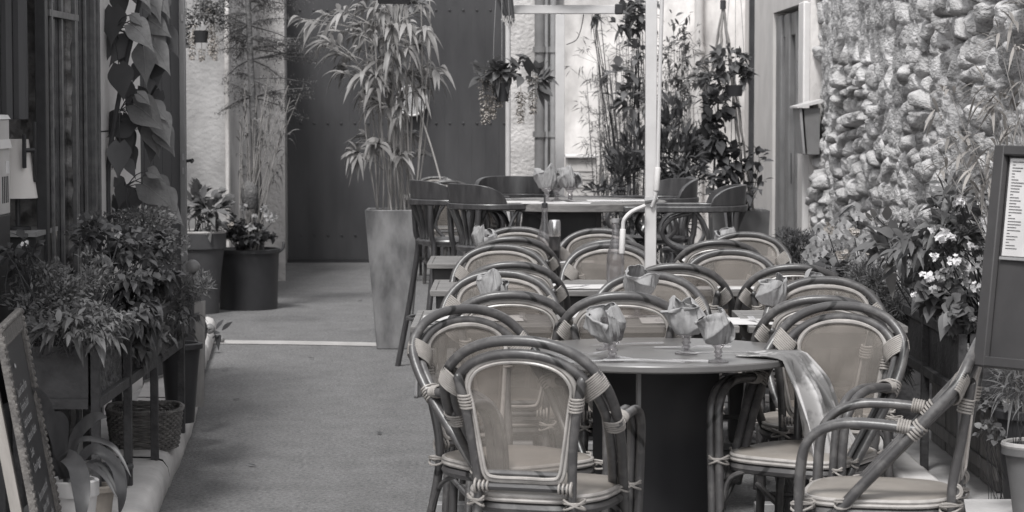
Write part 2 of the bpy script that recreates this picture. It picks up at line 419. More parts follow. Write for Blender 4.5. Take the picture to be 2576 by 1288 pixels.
b = MB(); b.tube(crv([W(1990, v, 18.25) + Vector((0, 0, 0)) for v in (385, 400, 440, 462)], 4), .004, 5); b.build('scrollwork', 'black_frame', dr, world=True)

# mailbox on the wall corner
mp_ = W(2031, 390, 16.7)
mb_ = thing('mailbox', 'grey metal mailbox with sloping lid fixed at the corner of the stone wall', 'mailbox', (1.98, 16.6, mp_.z))
zb, zt = Z(388, 16.7), Z(272, 16.7)
b = MB(); b.hexa([(2.06, 16.5, zb), (1.975, 16.5, zb), (1.975, 16.85, zb), (2.06, 16.85, zb)], [(2.06, 16.5, zt), (1.95, 16.5, zt), (1.95, 16.85, zt), (2.06, 16.85, zt)])
b.build('body', 'mail_metal', mb_, world=True, bevel=.004)
b = MB(); b.hexa([(1.962, 16.48, zb + .005), (1.945, 16.48, zb + .005), (1.945, 16.87, zb + .005), (1.962, 16.87, zb + .005)], [(1.935, 16.48, zt), (1.918, 16.48, zt), (1.918, 16.87, zt), (1.935, 16.87, zt)])
b.build('door', 'grey_metal', mb_, world=True, bevel=.003)
b = MB(); b.hexa([(2.07, 16.46, zt + .035), (1.90, 16.46, zt), (1.90, 16.89, zt), (2.07, 16.89, zt + .035)], [(2.07, 16.46, zt + .06), (1.90, 16.46, zt + .012), (1.90, 16.89, zt + .012), (2.07, 16.89, zt + .06)])
b.build('lid', 'white_metal', mb_, world=True)
b = MB(); b.hexa([(1.949, 16.5, zb + .12), (1.946, 16.5, zb + .12), (1.946, 16.85, zb + .12), (1.949, 16.85, zb + .12)], [(1.935, 16.5, zb + .25), (1.932, 16.5, zb + .25), (1.932, 16.85, zb + .25), (1.935, 16.85, zb + .25)])
b.build('name_plate', 'paper', mb_, world=True)

# ---- back wall and gate
bw = thing('back_wall', 'bright weathered plaster wall closing the courtyard behind the bamboo', 'wall', (1, 22, 0))
def wallgrid(x0, x1, y, z0, z1, amp, n=60, m=70, sd=0):
    b = MB(); b.grid(lambda a, c: (x0 + (x1 - x0) * a, y - amp * mn.fractal(Vector((a * (x1 - x0) * 4, c * 8, sd)), 1, 2, 4), z0 + (z1 - z0) * c), n, m)
    b.f = [f[::-1] for f in b.f]; return b
xl, xm, xr = X(1400, 22), X(1440, 22), 2.08
wallgrid(-.03, X(1350, 22), 22, 0, 3.4, .015).build('wall_left_bay', 'plaster_mid', bw, world=True, sharp=0)
wallgrid(X(1350, 22), X(1418, 22), 22.02, 0, 3.4, .004).build('pipe_recess', 'plaster_grey', bw, world=True, sharp=0)
wallgrid(X(1418, 22), 2.08, 21.98, 0, 3.4, .02, 90, 90, 3).build('wall_right_bay', 'plaster_bright', bw, world=True, sharp=0)  # white streaked plaster, painted lighter so the bay looks sunlit
b = MB(); b.bb((-.03, 22.06, 0), (2.6, 24.3, 2.9)); b.build('wall_core', 'plaster_mid', bw, world=True)
def pipe(name, u, r, label, m, d=21.9):
    o = MB(); x = X(u, d); o.tube([(x, d, 0), (x, d, 3.3)], r, 12)
    p = thing(name, label, 'pipe', (x, d, 0)); o.build('pipe', m, p, world=True)
    c = MB()
    for z in (.5, 1.25, 2.0, 2.7): c.tube([(x, d, z), (x, d, z + .05)], r * 1.35, 12)
    c.build('pipe_clamp', m, p, world=True)
pipe('drainpipe', 1374, .018, 'thin grey pipe nearest the gate on the back wall', 'grey_metal')
pipe('drainpipe', 1391, .028, 'thicker grey pipe of the pair on the back wall', 'grey_metal')
pipe('drainpipe', 1357, .045, 'wide dull grey downpipe beside the rough plaster bay', 'mail_metal')
pipe('drainpipe', 1756, .040, 'pale cream downpipe behind the bamboo trellis', 'cream_wall')
gt = thing('metal_gate', 'tall dark boarded gate studded with rows of rivets', 'gate', (-1.3, 24, 0))
b = MB(); x = -2.9; rr = random.Random(2)
while x < -.03:
    b.box((x + .066, 24.05 + rr.uniform(-.0008, .0008), 1.45), (.1318, .04, 2.88)); x += .132
b.build('board_panel', 'gate_paint', gt, world=True, bevel=.0006)
b = MB()
for v in (25, 310, 592):
    x = -2.85; z = Z(v, 24)
    while x < -.06:
        b.lathe([(.013, 0), (.010, .007), (.0, .010)], (0, 0, 0), 8)
        o = len(b.v) - 24
        for k in range(24): p = b.v[o + k]; b.v[o + k] = (x + p[0], 24.028 - p[2], z + p[1])
        x += .132
b.build('rivets', 'gate_paint', gt, world=True)
b = MB(); b.bb((-2.95, 23.98, 0.0), (0.0, 24.02, .035)); b.build('threshold', 'black_frame', gt, world=True)
mr_ = thing('round_mirror', 'round white rimmed mirror hung on the dark gate behind the bamboo', 'mirror', W(1036, 253, 23.9))
b = MB(); c = W(1036, 253, 23.95)
b.tube([c + Vector((math.cos(a) * .145, 0, math.sin(a) * .145)) for a in np.linspace(0, 2 * math.pi, 36, endpoint=False)], .011, 8, closed=True)
b.build('rim', 'white_metal', mr_, world=True)
b = MB(); b.add([c + Vector((math.cos(a) * .14, 0, math.sin(a) * .14)) for a in np.linspace(0, 2 * math.pi, 36, endpoint=False)], [tuple(range(36))])
SPEC['mirror'] = dict(SPEC['steel'], L=.4, L2=.6, rough=.12, kind=None); b.build('mirror_glass', 'mirror', mr_, world=True)

# ---- left building corner, facade, window, shutter
lb = thing('left_building', 'grey stained plaster building corner with a lit edge painted pale left of the gate', 'building', (-2.7, 19, 0))
wallgrid(-3.4, X(572, 19), 19, 0, 3.4, .006, 50, 60, 7).build('wall', 'plaster_left', lb, world=True, sharp=0)
b = MB(); b.bb((-3.4, 19.02, 0), (-2.19, 24.2, 2.9)); b.build('wall_core', 'plaster_left', lb, world=True)
b = MB(); b.box(((X(569, 19) + X(581, 19)) / 2, 19.0, 1.7), (.034, .06, 2.9)); b.build('lit_corner_strip', 'plaster_bright', lb, world=True, bevel=.01)  # light on the corner edge, drawn as a strip of paler plaster
wp = wallgrid(X(583, 20), -1.98, 21.5, 0, 3.3, .01, 10, 40, 5)
wp.build('side_pier', 'plaster_mid', lb, world=True, sharp=0)
fa = thing('restaurant_facade', 'pale stone jamb and dark window front along the left pavement', 'building', (-1.9, 10, .126))
b = MB(); b.bb((-1.86, 11.08, .126), (-2.5, 12.35, 2.6)); b.build('jamb', 'white_paint', fa, world=True)
b = MB()
for z in (.75, 1.42, 2.06): b.bb((-1.8585, 11.08, z), (-1.87, 12.34, z + .006))
b.build('joint', 'black_frame', fa, world=True)
b = MB(); b.bb((-2.05, 12.36, .126), (-2.5, 12.9, 2.6)); b.bb((-2.9, 12.9, .126), (-3.3, 19.0, 2.6)); b.build('wall', 'plaster_left', fa, world=True)
b = MB(); b.bb((-1.80, 6.0, 2.35), (-2.5, 11.08, 2.6)); b.build('upper_wall', 'plaster_left', fa, world=True)
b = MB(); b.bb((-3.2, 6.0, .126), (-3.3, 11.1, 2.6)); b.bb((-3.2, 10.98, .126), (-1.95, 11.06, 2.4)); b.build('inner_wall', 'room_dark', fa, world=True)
# rough stone wall inside
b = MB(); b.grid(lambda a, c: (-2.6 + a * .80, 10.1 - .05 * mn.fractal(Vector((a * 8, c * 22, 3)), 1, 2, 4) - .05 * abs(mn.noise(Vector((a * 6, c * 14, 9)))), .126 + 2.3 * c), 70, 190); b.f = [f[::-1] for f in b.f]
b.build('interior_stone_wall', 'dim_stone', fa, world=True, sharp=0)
b = MB()
for i in range(10):
    x = X(57, 9) - i * .045; b.tube([(x, 9.0, .5), (x, 9.0, 2.4)], .028, 8)
ct = b.build('curtain', 'shutter_paint', None, base=(X(57, 9) - .2, 9, .5)); tag(ct, 'dark hanging curtain at the upper left edge above the metal cabinet', 'curtain')
ct.data.transform(Matrix.Translation((0, 0, 0)))
for vtx in ct.data.vertices:
    if vtx.co.z < .1: vtx.co.z = Z(300, 9) - .5
wn = thing('window_front', 'dark framed glass window front reflecting leaves at the left edge', 'window', (-1.82, 10.2, .126))
def vpost(b, u, d, w_, z0=.14, z1=2.35, dp=.04): b.box((X(u, d), d, (z0 + z1) / 2), (w_, dp, z1 - z0))
b = MB(); vpost(b, 112, 9.5, .038, dp=.06); b.bb((X(98, 9.5), 9.47, .14), (X(102, 9.5), 9.52, 2.35)); b.build('door_post', 'black_frame', wn, world=True, bevel=.003)
def gx(d): return -1.795 - (d - 9.55) * .045
b = MB(); b.add([(gx(9.56), 9.56, .14), (gx(11.05), 11.05, .14), (gx(11.05), 11.05, 2.35), (gx(9.56), 9.56, 2.35)], [(0, 1, 2, 3)])
b.add([(gx(9.56) - .01, 9.56, .14), (gx(11.05) - .01, 11.05, .14), (gx(11.05) - .01, 11.05, 2.35), (gx(9.56) - .01, 9.56, 2.35)], [(3, 2, 1, 0)])
b.build('pane', 'pane', wn, world=True)
b = MB()
for u, w_ in ((128, .012), (152, .014), (185, .018), (192, .010), (212, .012), (233, .022), (243, .022)):
    # depth where the glass plane is seen at u
    lo, hi = 9.5, 11.2
    for _ in range(30):
        md = (lo + hi) / 2
        if 1288 + 6200 * gx(md) / md < u: lo = md
        else: hi = md
    b.box((gx(lo) + .008, lo, 1.25), (w_, w_ * 2, 2.2))
b.build('muntin', 'muntin', wn, world=True, bevel=.002)
b = MB(); z = Z(45, 9.8); b.bb((gx(9.6) - .01, 9.56, z), (gx(9.6) + .012, 10.2, z + .025)); b.build('transom', 'muntin', wn, world=True)
b = MB(); xh = X(93, 9.45); b.box((xh, 9.44, Z(382, 9.44)), (.012, .02, .23)); b.tube([(xh, 9.42, Z(378, 9.4)), (X(68, 9.4), 9.38, Z(378, 9.4))], .009, 8)
b.box((X(65, 9.38), 9.38, Z(380, 9.38)), (.014, .02, .13)); b.build('handle', 'black_frame', wn, world=True, bevel=.003)
sh = thing('open_shutter', 'tall dark grey boarded shutter standing open at the left facade', 'shutter', (-1.9, 12.4, .13))
b = MB(); p0 = Vector((-1.885, 12.32, 0)); p1 = Vector((X(456, 12.95), 12.95, 0)); dv = (p1 - p0); L = dv.length; dv.normalize()
nn = Vector((dv.y, -dv.x, 0))
for i in range(5):
    a = p0 + dv * (L * i / 5 + .003); c = p0 + dv * (L * (i + 1) / 5 - .003)
    q = [a, c, c - nn * .035, a - nn * .035]
    b.hexa([p + Vector((0, 0, .15)) for p in q], [p + Vector((0, 0, 2.3)) for p in q])
b.build('board', 'shutter_paint', sh, world=True, bevel=.002)
b = MB(); b.box(((X(456, 12.97) + X(471, 12.97)) / 2, 12.97, 1.2), (X(471, 12.97) - X(456, 12.97), .05, 2.15)); b.build('edge', 'shutter_edge', sh, world=True, bevel=.004)
b = MB(); c = W(470, 405, 12.97); b.tube([c, c + Vector((.02, -.005, .003)), c + Vector((.03, -.01, .0))], [.008, .008, .014], 8)
b.tube([c + Vector((.028, -.03, -.004)), c + Vector((.03, .02, .0))], .007, 8); b.build('knob', 'black_frame', sh, world=True)
b = MB()
for v in (45, 395, 430, 600): b.box((X(463, 12.94), 12.943, Z(v, 12.94)), (.010, .006, .035))
b.build('hinge_plate', 'grey_metal', sh, world=True)

# far buildings behind the gate so that the place closes
fb_ = thing('rear_building', 'grey building rising behind the studded gate', 'building', (-1.5, 26, 0))
b = MB(); b.bb((-5, 26, 0), (5, 30, 4.5)); b.build('wall', 'plaster_grey', fb_, world=True)

# ---- pergola beam, posts, umbrella pole
pg = thing('awning_frame', 'white awning frame with a long beam and square post over the high table', 'awning', (X(1408, 15), 15, 0))
b = MB(); b.box((X(1408, 15), 15, Z(36, 15) / 2), (.055, .055, Z(36, 15))); b.build('post', 'white_metal', pg, world=True, bevel=.004)
b = MB(); b.bb((X(1262, 15), 14.97, Z(35, 15)), (X(1545, 15), 15.03, Z(13, 15))); b.build('beam', 'white_metal', pg, world=True, bevel=.004)
b = MB(); b.bb((X(1545, 15) + .001, 14.965, Z(36, 15)), (X(1565, 15), 15.035, Z(10, 15))); b.build('end_cap', 'black_frame', pg, world=True, bevel=.006)
b = MB()
b.grid(lambda a, c: (X(1290, 15) + a * .55, 14.9 + c * .5, Z(8, 15) + .05 + .03 * math.sin(a * 7) + .04 * a + .1 * (c - .4) ** 2), 24, 8)
b.build('fabric', 'white_paint', pg, world=True)
b = MB(); b.tube(crv([W(1468, 36, 15), W(1462, 70, 15), W(1450, 100, 15.0), W(1425, 112, 15)], 5), .003, 5); b.build('cable', 'black_frame', pg, world=True)
tp = thing('parasol_pole', 'thin white pole of the distant parasol in front of the gate edge', 'pole', (X(1278, 16), 16, 0))
b = MB(); b.tube([(X(1278, 16), 16, .02), (X(1278, 16), 16, 2.9)], .017, 12); b.build('pole', 'white_metal', tp, world=True)
b = MB(); b.lathe([(.2, 0), (.2, .03), (.03, .05)], (X(1278, 16), 16, 0), 20); b.build('base', 'dark_metal', tp, world=True)
um = thing('umbrella_pole', 'thick square white parasol pole rising between the tables', 'pole', (X(1635, 10.08), 10.08, 0))
x = X(1636, 10.08)
b = MB(); b.box((x, 10.08, 1.42), (.046, .046, 2.8)); b.build('pole', 'white_metal', um, world=True, bevel=.003)
b = MB(); b.lathe([(.24, 0), (.24, .04), (.05, .07)], (x, 10.08, 0), 24); b.build('base', 'dark_metal', um, world=True)
b = MB(); b.tube(crv([W(1667, -60, 10.05), W(1660, 200, 10.05), W(1655, 425, 10.04)], 4), .008, 8)
b.tube([W(1650, 482, 10.04), W(1647, 500, 10.04), W(1640, 520, 10.05)], .008, 8)
b.tube(crv([W(1622, 518, 10.02), W(1590, 532, 10.0), W(1573, 548, 9.99), W(1568, 560, 9.99), W(1567, 578, 9.99)], 5), .0085, 8)
b.build('crank_rod', 'white_metal', um, world=True)
b = MB(); b.tube([W(1655, 421, 10.04), W(1651, 480, 10.04)], .0125, 10); b.tube([W(1567, 576, 9.99), W(1564, 638, 9.99)], .0125, 10)
b.build('crank_grip', 'white_paint', um, world=True, bevel=.002)
b = MB(); b.tube([W(1622, 505, 10.05), W(1655, 500, 10.05)], .012, 8); b.build('bracket', 'grey_metal', um, world=True)
# utility cabinet against the back wall
uc = thing('utility_cabinet', 'pale louvred utility cabinet standing against the bright wall', 'cabinet', (X(1460, 21.5), 21.5, 0))
b = MB(); b.bb((X(1424, 21.4), 21.3, 0), (X(1500, 21.4), 21.75, Z(398, 21.4))); b.build('body', 'plaster_bright', uc, world=True, bevel=.01)
b = MB(); b.bb((X(1421, 21.4), 21.26, Z(397, 21.4)), (X(1503, 21.4), 21.78, Z(389, 21.4))); b.build('lid', 'white_paint', uc, world=True, bevel=.008)
b = MB()
for i in range(12): b.box((X(1462, 21.29), 21.295, .2 + i * .07), (.22, .008, .012))
b.build('louvre', 'cream_wall', uc, world=True)
# ================================================================== RATTAN CHAIRS
def mir(pts): # half path with x>0 ending at x=0 -> full
    return pts + [(-p[0], p[1], p[2]) for p in pts[-2::-1]]
def ring(b, c, a, e, r, ax, n=14):
    """elliptic loop round centre c, half axes a (vector) and e (vector)"""
    b.tube([Vector(c) + Vector(a) * math.cos(t) + Vector(e) * math.sin(t) for t in np.linspace(0, 2 * math.pi, n, endpoint=False)], r, 6, closed=True)
def band(b, p, q, half, thick, n, r, dirn, splay=0):
    """n loops of cane wound from p to q, each reaching across half (vector)"""
    p, q = Vector(p), Vector(q); t = (q - p).normalized(); hv = Vector(half); th = t.cross(hv).normalized() * thick
    for i in range(n):
        f = i / (n - 1); c = p.lerp(q, f); k = (f - .5) * splay
        ring(b, c, hv * (1 - .15 * abs(f - .5)) + t * k * hv.length * 0 + t * (k), th, r, None)
def make_chair(arms, name='rattan_armchair', sx=1.0):
    t = thing(name, 'source', 'chair')
    def sc(pts): return [(p[0] * sx, p[1], p[2]) for p in pts]
    half = [(.196, .155, .355), (.216, .06, .465), (.238, -.045, .58), (.248, -.145, .69), (.228, -.225, .785), (.170, -.255, .85), (.09, -.270, .884), (0, -.276, .893)]
    if not arms: half = [(.19, -.02, .42), (.222, -.06, .50), (.243, -.13, .61), (.246, -.18, .70), (.226, -.225, .785), (.170, -.255, .85), (.09, -.270, .884), (0, -.276, .893)]
    out = crv(sc(mir(half)), 7)
    b = MB(); b.tube(out, .0152, 12)
    if arms:
        h2 = [(.166, .150, .355), (.186, .06, .460), (.208, -.045, .573), (.218, -.145, .68), (.198, -.225, .762), (.150, -.256, .817), (.08, -.270, .848), (0, -.276, .857)]
        b.tube(crv(sc(mir(h2)), 7), .0138, 12)
    b.build('arch_frame', 'cane_dark', t)
    for s in (-1, 1):
        b = MB(); b.tube(crv(sc([(.165 * s, -.315, 0), (.150 * s, -.25, .22), (.137 * s, -.205, .44), (.150 * s, -.232, .62), (.176 * s, -.256, .765), (.182 * s, -.257, .785)]), 5), .0140, 12)
        b.build('rear_leg', 'cane_dark', t)
    for s in (-1, 1):
        b = MB()
        if arms:
            for dx in (0, -.028):
                b.tube(crv(sc([((.215 + dx) * s, .215, 0), ((.222 + dx) * s, .212, .30), ((.232 + dx) * s, .205, .54), ((.240 + dx) * s, .175, .625), ((.246 + dx) * s, .10, .664), ((.25 + dx * .9) * s, .0, .668), ((.25 + dx * .6) * s, -.135, .655)]), 6), .0140, 10)
            b.build('arm_and_front_leg', 'cane_dark', t)
        else:
            b.tube(crv(sc([(.20 * s, .215, 0), (.19 * s, .205, .22), (.18 * s, .195, .425)]), 5), .0155, 10); b.build('front_leg', 'cane_dark', t)
    # inner rim and woven panel
    rim = sc([(0, -.214, .492), (.085, -.214, .492), (.112, -.217, .505), (.124, -.222, .56), (.146, -.236, .70), (.156, -.246, .765), (.128, -.258, .812), (.07, -.264, .836), (0, -.266, .843),
              (-.07, -.264, .836), (-.128, -.258, .812), (-.156, -.246, .765), (-.146, -.236, .70), (-.124, -.222, .56), (-.112, -.217, .505), (-.085, -.214, .492)])
    if not arms: rim = [(x * (1 + .16 * max(0, z - .49) / .35), y, z + .026 * max(0, z - .49) / .35) for x, y, z in rim]
    rp = crv(rim, 4, closed=True)
    b = MB(); b.tube(rp, .0085, 8, closed=True)
    b.tube([p + Vector((0, -.010, 0)) + (Vector((0, -.24, .66)) - p) * .055 for p in rp], .005, 6, closed=True); b.build('panel_rim', 'cane_light', t)
    b = MB(); n = len(rp); c = Vector((0, -.236, .665))
    vs = [c]; fs = []
    for k in (.33, .66, 1.0):
        vs += [c + (p - c) * k + Vector((0, .010 * (1 - k), 0)) for p in rp]
    fs = [(0, 1 + i, 1 + (i + 1) % n) for i in range(n)]
    for k in (0, 1): fs += [(1 + k * n + i, 1 + (k + 1) * n + i, 1 + (k + 1) * n + (i + 1) % n, 1 + k * n + (i + 1) % n) for i in range(n)]
    b.add(vs, fs); b.build('back_panel', 'weave', t)
    b = MB(); b.tube(sc([(-.14, -.216, .474), (.14, -.216, .474)]), .0115, 8); b.tube(sc([(-.105, -.214, .512), (.105, -.214, .512)]), .010, 8); b.build('back_rail', 'cane_dark', t)
    # seat
    def outl(f, z):
        P = []
        for k in range(40):
            a = 2 * math.pi * k / 40; x = math.cos(a); y = math.sin(a)
            hw = .200 + .018 * y; e = .62
            P.append((math.copysign(abs(x) ** e, x) * hw * f * sx, .005 + math.copysign(abs(y) ** e, y) * .205 * f, z))
        return P
    b = MB(); vs = []; lv = [(.2, .462), (.6, .461), (.93, .458), (.985, .452), (.99, .438)]
    for f, z in lv: vs += outl(f, z)
    vs.append((0, .005, .462)); fs = [(len(vs) - 1, k, (k + 1) % 40) for k in range(40)]
    for i in range(4): fs += [(i * 40 + k, (i + 1) * 40 + k, (i + 1) * 40 + (k + 1) % 40, i * 40 + (k + 1) % 40) for k in range(40)]
    b.add(vs, fs); b.build('seat', 'seat_weave', t)
    b = MB()
    for z, f in ((.446, 1.01), (.434, 1.015)): b.tube(outl(f, z), .0070, 8, closed=True)
    b.build('seat_rim', 'cane_light', t)
    b = MB(); b.tube(outl(.97, .410), .0165, 8, closed=True, flat=1.0); b.build('seat_frame', 'cane_dark', t)
    # wraps, each bundle a part of its own
    def wrap(*bands):
        w_ = MB()
        for (p, q, h, th, n, r) in bands: band(w_, sc([p])[0], sc([q])[0], Vector(h), th, n, r, None)
        w_.build('cane_wrap', 'wrap', t)
    for s in (-1, 1):
        if arms: wrap(((.213 * s, -.212, .748), (.190 * s, -.232, .790), (.037 * s * sx, -.010, .026), .021, 9, .0034), ((.158 * s, -.240, .700), (.164 * s, -.247, .735), (.020 * s, 0, 0), .020, 5, .0038))
        else: wrap(((.212 * s, -.212, .748), (.187 * s, -.232, .790), (.033 * s * sx, -.010, .024), .020, 8, .0036), ((.158 * s, -.240, .700), (.164 * s, -.247, .735), (.020 * s, 0, 0), .020, 5, .0040))
        if arms: wrap(((.234 * s, -.100, .640), (.234 * s, -.128, .668), (.031 * s, 0, 0), .021, 5, .0036), ((.236 * s, -.095, .661), (.237 * s, -.066, .666), (.029 * s, 0, 0), .018, 5, .0036))
        for zc, yc, xc in ((.43, .20, .205), (.43, -.205, .145), (.44, .08, .196)):
            w_ = MB(); c = Vector((xc * s * sx, yc, zc))
            for dz in (.014, -.014, 0): ring(w_, c + Vector((0, 0, .006 * (dz == 0))), Vector((.028 * s, .012, dz)), Vector((-.008, .028, .0)), .0036, None)
            w_.build('cane_wrap', 'wrap', t)
        w_ = MB(); ring(w_, sc([(.14 * s, -.216, .474)])[0], Vector((.0, .018, .0)), Vector((0, 0, .020)), .004, None)
        for k in range(4): ring(w_, ((.105 + .012 * k) * s * sx, -.216, .474), Vector((0, .014, 0)), Vector((0, 0, .014)), .0036, None)
        w_.build('cane_wrap', 'wrap', t)
    b = MB()
    for s in (-1, 1):
        b.tube(crv(sc([(.190 * s, .20, .30), (.165 * s, .20, .375), (.10 * s, .20, .405)]), 4), .008, 6)
        b.tube(crv(sc([(.205 * s, .17, .27), (.19 * s, .12, .36), (.18 * s, .03, .40)]), 4), .008, 6)
        b.tube(crv(sc([(.155 * s, -.22, .27), (.165 * s, -.16, .36), (.175 * s, -.06, .40)]), 4), .008, 6)
        b.tube(sc([(.150 * s, -.262, .19), (.205 * s, .212, .19)]), .010, 8)
    b.tube(sc([(-.178, -.02, .19), (.178, -.02, .19)]), .010, 8)
    b.build('brace', 'cane_dark', t)
    return t
AP = Vector((0, -.276, .893))
def put_chair(src, first, u, v, rz, label, group, d=None):
    dd = d or (CAMZ - .91) * 6200 / (v - 260)
    p = W(u, v, dd); r = Matrix.Rotation(rz, 3, 'Z') @ Vector((0, AP.y, 0))
    loc = (p.x - r.x, p.y - r.y, 0)
    if first: src.location = loc; src.rotation_euler = (0, 0, rz); tag(src, label, 'chair', group); return src
    return dup(src, loc, rz, label, group)
GA = 'rattan armchairs round the front table'; GC = 'rattan chairs lined up at the square tables'
ac = make_chair(True); placed = False
ARM = [
 (1302, 843, -17, 'large rattan armchair seen from behind, nearest the camera at the round table', None),
 (1160, 765, -142, 'rattan armchair at the left side of the round front table, turned towards it', None),
 (2130, 757, 146, 'rattan armchair with plain tan back at the right side of the round front table', None)]
for i, (u, v, a, lb_, d_) in enumerate(ARM): put_chair(ac, i == 0, u, v, R(a), lb_, GA, d_)
dup(ac, (X(2228, 6.95), 6.98, 0), R(76), 'rattan armchair in side view at the lower right, facing left with its arm frame showing', GA)
sc_ = make_chair(False, 'rattan_chair', .93)
ROW = [
 (1283, 730, 3, 'rattan chair seen from behind at the nearest left square table'),
 (1567, 732, 0, 'rattan chair seen from behind at the nearest middle square table'),
 (2070, 741, -3, 'rattan chair seen from behind at the nearest right square table'),
 (1260, 677, 178, 'rattan chair facing the camera across the nearest left square table'),
 (1630, 681, 184, 'rattan chair facing the camera in front of the thick parasol pole'),
 (2072, 693, 180, 'rattan chair facing the camera across the nearest right square table'),
 (1290, 656, 2, 'rattan chair seen from behind at the second left square table'),
 (1702, 660, -3, 'rattan chair seen from behind just right of the thick parasol pole'),
 (2002, 662, -3, 'rattan chair seen from behind at the second right square table'),
 (1262, 612, 180, 'rattan chair facing the camera across the second left square table'),
 (1533, 609, 182, 'rattan chair facing the camera behind the clear oil bottle'),
 (1838, 624, 176, 'rattan chair facing the camera across the second right square table, mottled back'),
 (1290, 593, 0, 'rattan chair seen from behind at the farthest left square table'),
 (1540, 600, 0, 'rattan chair seen from behind at the farthest middle square table'),
 (1812, 601, 0, 'rattan chair seen from behind at the farthest right square table'),
 (1302, 568, 180, 'rattan chair facing the camera in front of the dark bar stool'),
 (1506, 572, 180, 'rattan chair facing the camera below the high table'),
 (1876, 581, 178, 'rattan chair facing the camera in front of the square grey planter'),
 (1098, 442, 170, 'distant rattan chair behind the bamboo planter, left'),
 (1128, 452, 4, 'distant rattan chair with its back to the camera behind the bar stools'),
 (1268, 446, 178, 'distant rattan chair beyond the thin white pole')]
for i, (u, v, a, lb_) in enumerate(ROW): put_chair(sc_, i == 0, u, v, R(a), lb_, GC)

# ================================================================== TABLES
rt = thing('round_table', 'round front table with a smooth grey top on a glossy black box pedestal', 'table', (X(1655, 7.98), 7.98, 0))
tc = rt.location.copy(); TR = .47
b = MB(); b.lathe([(TR - .004, .722), (TR, .727), (TR, .742), (TR - .003, .746)], (tc.x, tc.y, 0), 72); b.build('tabletop', 'round_top', rt, world=True, sharp=25)
ped = Matrix.Rotation(R(27), 3, 'Z'); pc = Vector((X(1650, 7.98), 7.98, 0))
b = MB(); b.box(pc + Vector((0, 0, .361)), (.30, .30, .716), ped); b.build('pedestal', 'gloss_black', rt, world=True)
b = MB(); b.box(pc + ped @ Vector((-.150, -.150, .36)), (.012, .012, .712), ped); b.build('edge_strip', 'grey_metal', rt, world=True)
b = MB(); b.box(pc + Vector((0, 0, .02)), (.46, .46, .035), ped); b.build('base_plate', 'dark_metal', rt, world=True)

# patterned cloth lying on the right part of the table and hanging to the floor
def drape(a, c):
    # a across the rim, c from the table top (0) to the floor (1)
    ang0 = R(-40 + 27 * a); Lt = .15 + .03 * math.sin(a * 8); Lh = .62 + .08 * math.sin(a * 5 + 1)
    s = c * (Lt + Lh)
    if s < Lt:
        r = TR - Lt + s; return Vector((tc.x + r * math.cos(ang0), tc.y + r * math.sin(ang0), .7495 + .010 * abs(math.sin(a * 13 + s * 20)) * (s / Lt)))
    h = s - Lt; k = min(1, h / .10); sp = min(1, h / .55)
    fold = math.sin(a * 19 + 1.1 * math.sin(h * 6)) + .5 * math.sin(a * 41 + h * 7) + .6 * mn.noise(Vector((a * 4, h * 5, 2)))
    r = TR + .010 + .19 * sp ** .8 + .030 * k * fold + .04 * mn.noise(Vector((a * 3, h * 3, 7))) * k
    an = ang0 - R(2) * fold * k + R(10) * (a - .5) * sp
    return Vector((tc.x + r * math.cos(an) + .06 * sp * a, tc.y + r * math.sin(an), max(.015, .752 - .93 * h - .06 * h * math.sin(a * 3) + .015 * math.sin(a * 15) * k)))
b = MB(); b.grid(drape, 110, 80); o = b.build('draped_cloth', 'scarf', base=(tc.x + .4, tc.y, .4), sharp=0)
md = o.modifiers.new('solid', 'SOLIDIFY'); md.thickness = .003
tag(o, 'patterned light and dark cloth draped over the right edge of the round table', 'cloth')

def square_table(x, y, wx, wy, label, zt=.74):
    t = thing('square_table', label, 'table', (x, y, 0), 0, 'square wooden tables in rows')
    b = MB(); n = 7
    for i in range(n): b.box((0, -wy / 2 + wy * (i + .5) / n, zt - .011), (wx - .05, wy / n - .008, .020))
    for s in (-1, 1): b.box((s * (wx / 2 - .0125), 0, zt - .012), (.025, wy, .026))
    for s in (-1, 1): b.box((0, s * (wy / 2 + .011), zt - .012), (wx, .022, .026))
    b.build('tabletop', 'table_wood', t, bevel=.003)
    b = MB()
    for s in (-1, 1): b.box((0, s * (wy / 2 - .03), zt - .055), (wx - .07, .02, .055)); b.box((s * (wx / 2 - .035), 0, zt - .055), (.02, wy - .08, .055))
    b.build('apron', 'table_dark', t)
    b = MB(); b.box((0, 0, (zt - .03) / 2 + .02), (.09, .09, zt - .08)); b.build('column', 'table_dark', t, bevel=.003)
    b = MB(); b.box((0, 0, .02), (.46, .07, .035)); b.box((0, 0, .0205), (.07, .46, .036)); b.build('foot', 'grey_metal', t, bevel=.004)
    return t
TD = {1: 9.28, 2: 10.97, 3: 12.75}
square_table(X(1228, TD[1]), TD[1], .56, .66, 'square slatted table nearest the camera in the left column')
square_table(X(1640, TD[1]), TD[1], .60, .66, 'square slatted table nearest the camera in the middle column')
square_table(X(2055, TD[1]), TD[1], .58, .66, 'square slatted table nearest the camera in the right column')
square_table(X(1245, TD[2]), TD[2], .56, .62, 'second square slatted table of the left column')
square_table(X(1545, TD[2]), TD[2], .56, .62, 'second square slatted table of the middle column')
square_table(X(1860, TD[2]), TD[2], .56, .62, 'second square slatted table of the right column holding the ashtray')
square_table(X(1215, TD[3]), TD[3], .56, .60, 'farthest square slatted table of the left column')
square_table(X(1515, TD[3]), TD[3], .58, .60, 'farthest square slatted table of the middle column')
square_table(X(1850, TD[3]), TD[3], .56, .60, 'farthest square slatted table of the right column')
square_table(X(1095, 21.6), 21.6, .6, .6, 'distant small table behind the bar stools on the left')
square_table(X(1270, 21.5), 21.3, .6, .6, 'distant small table beyond the high table')

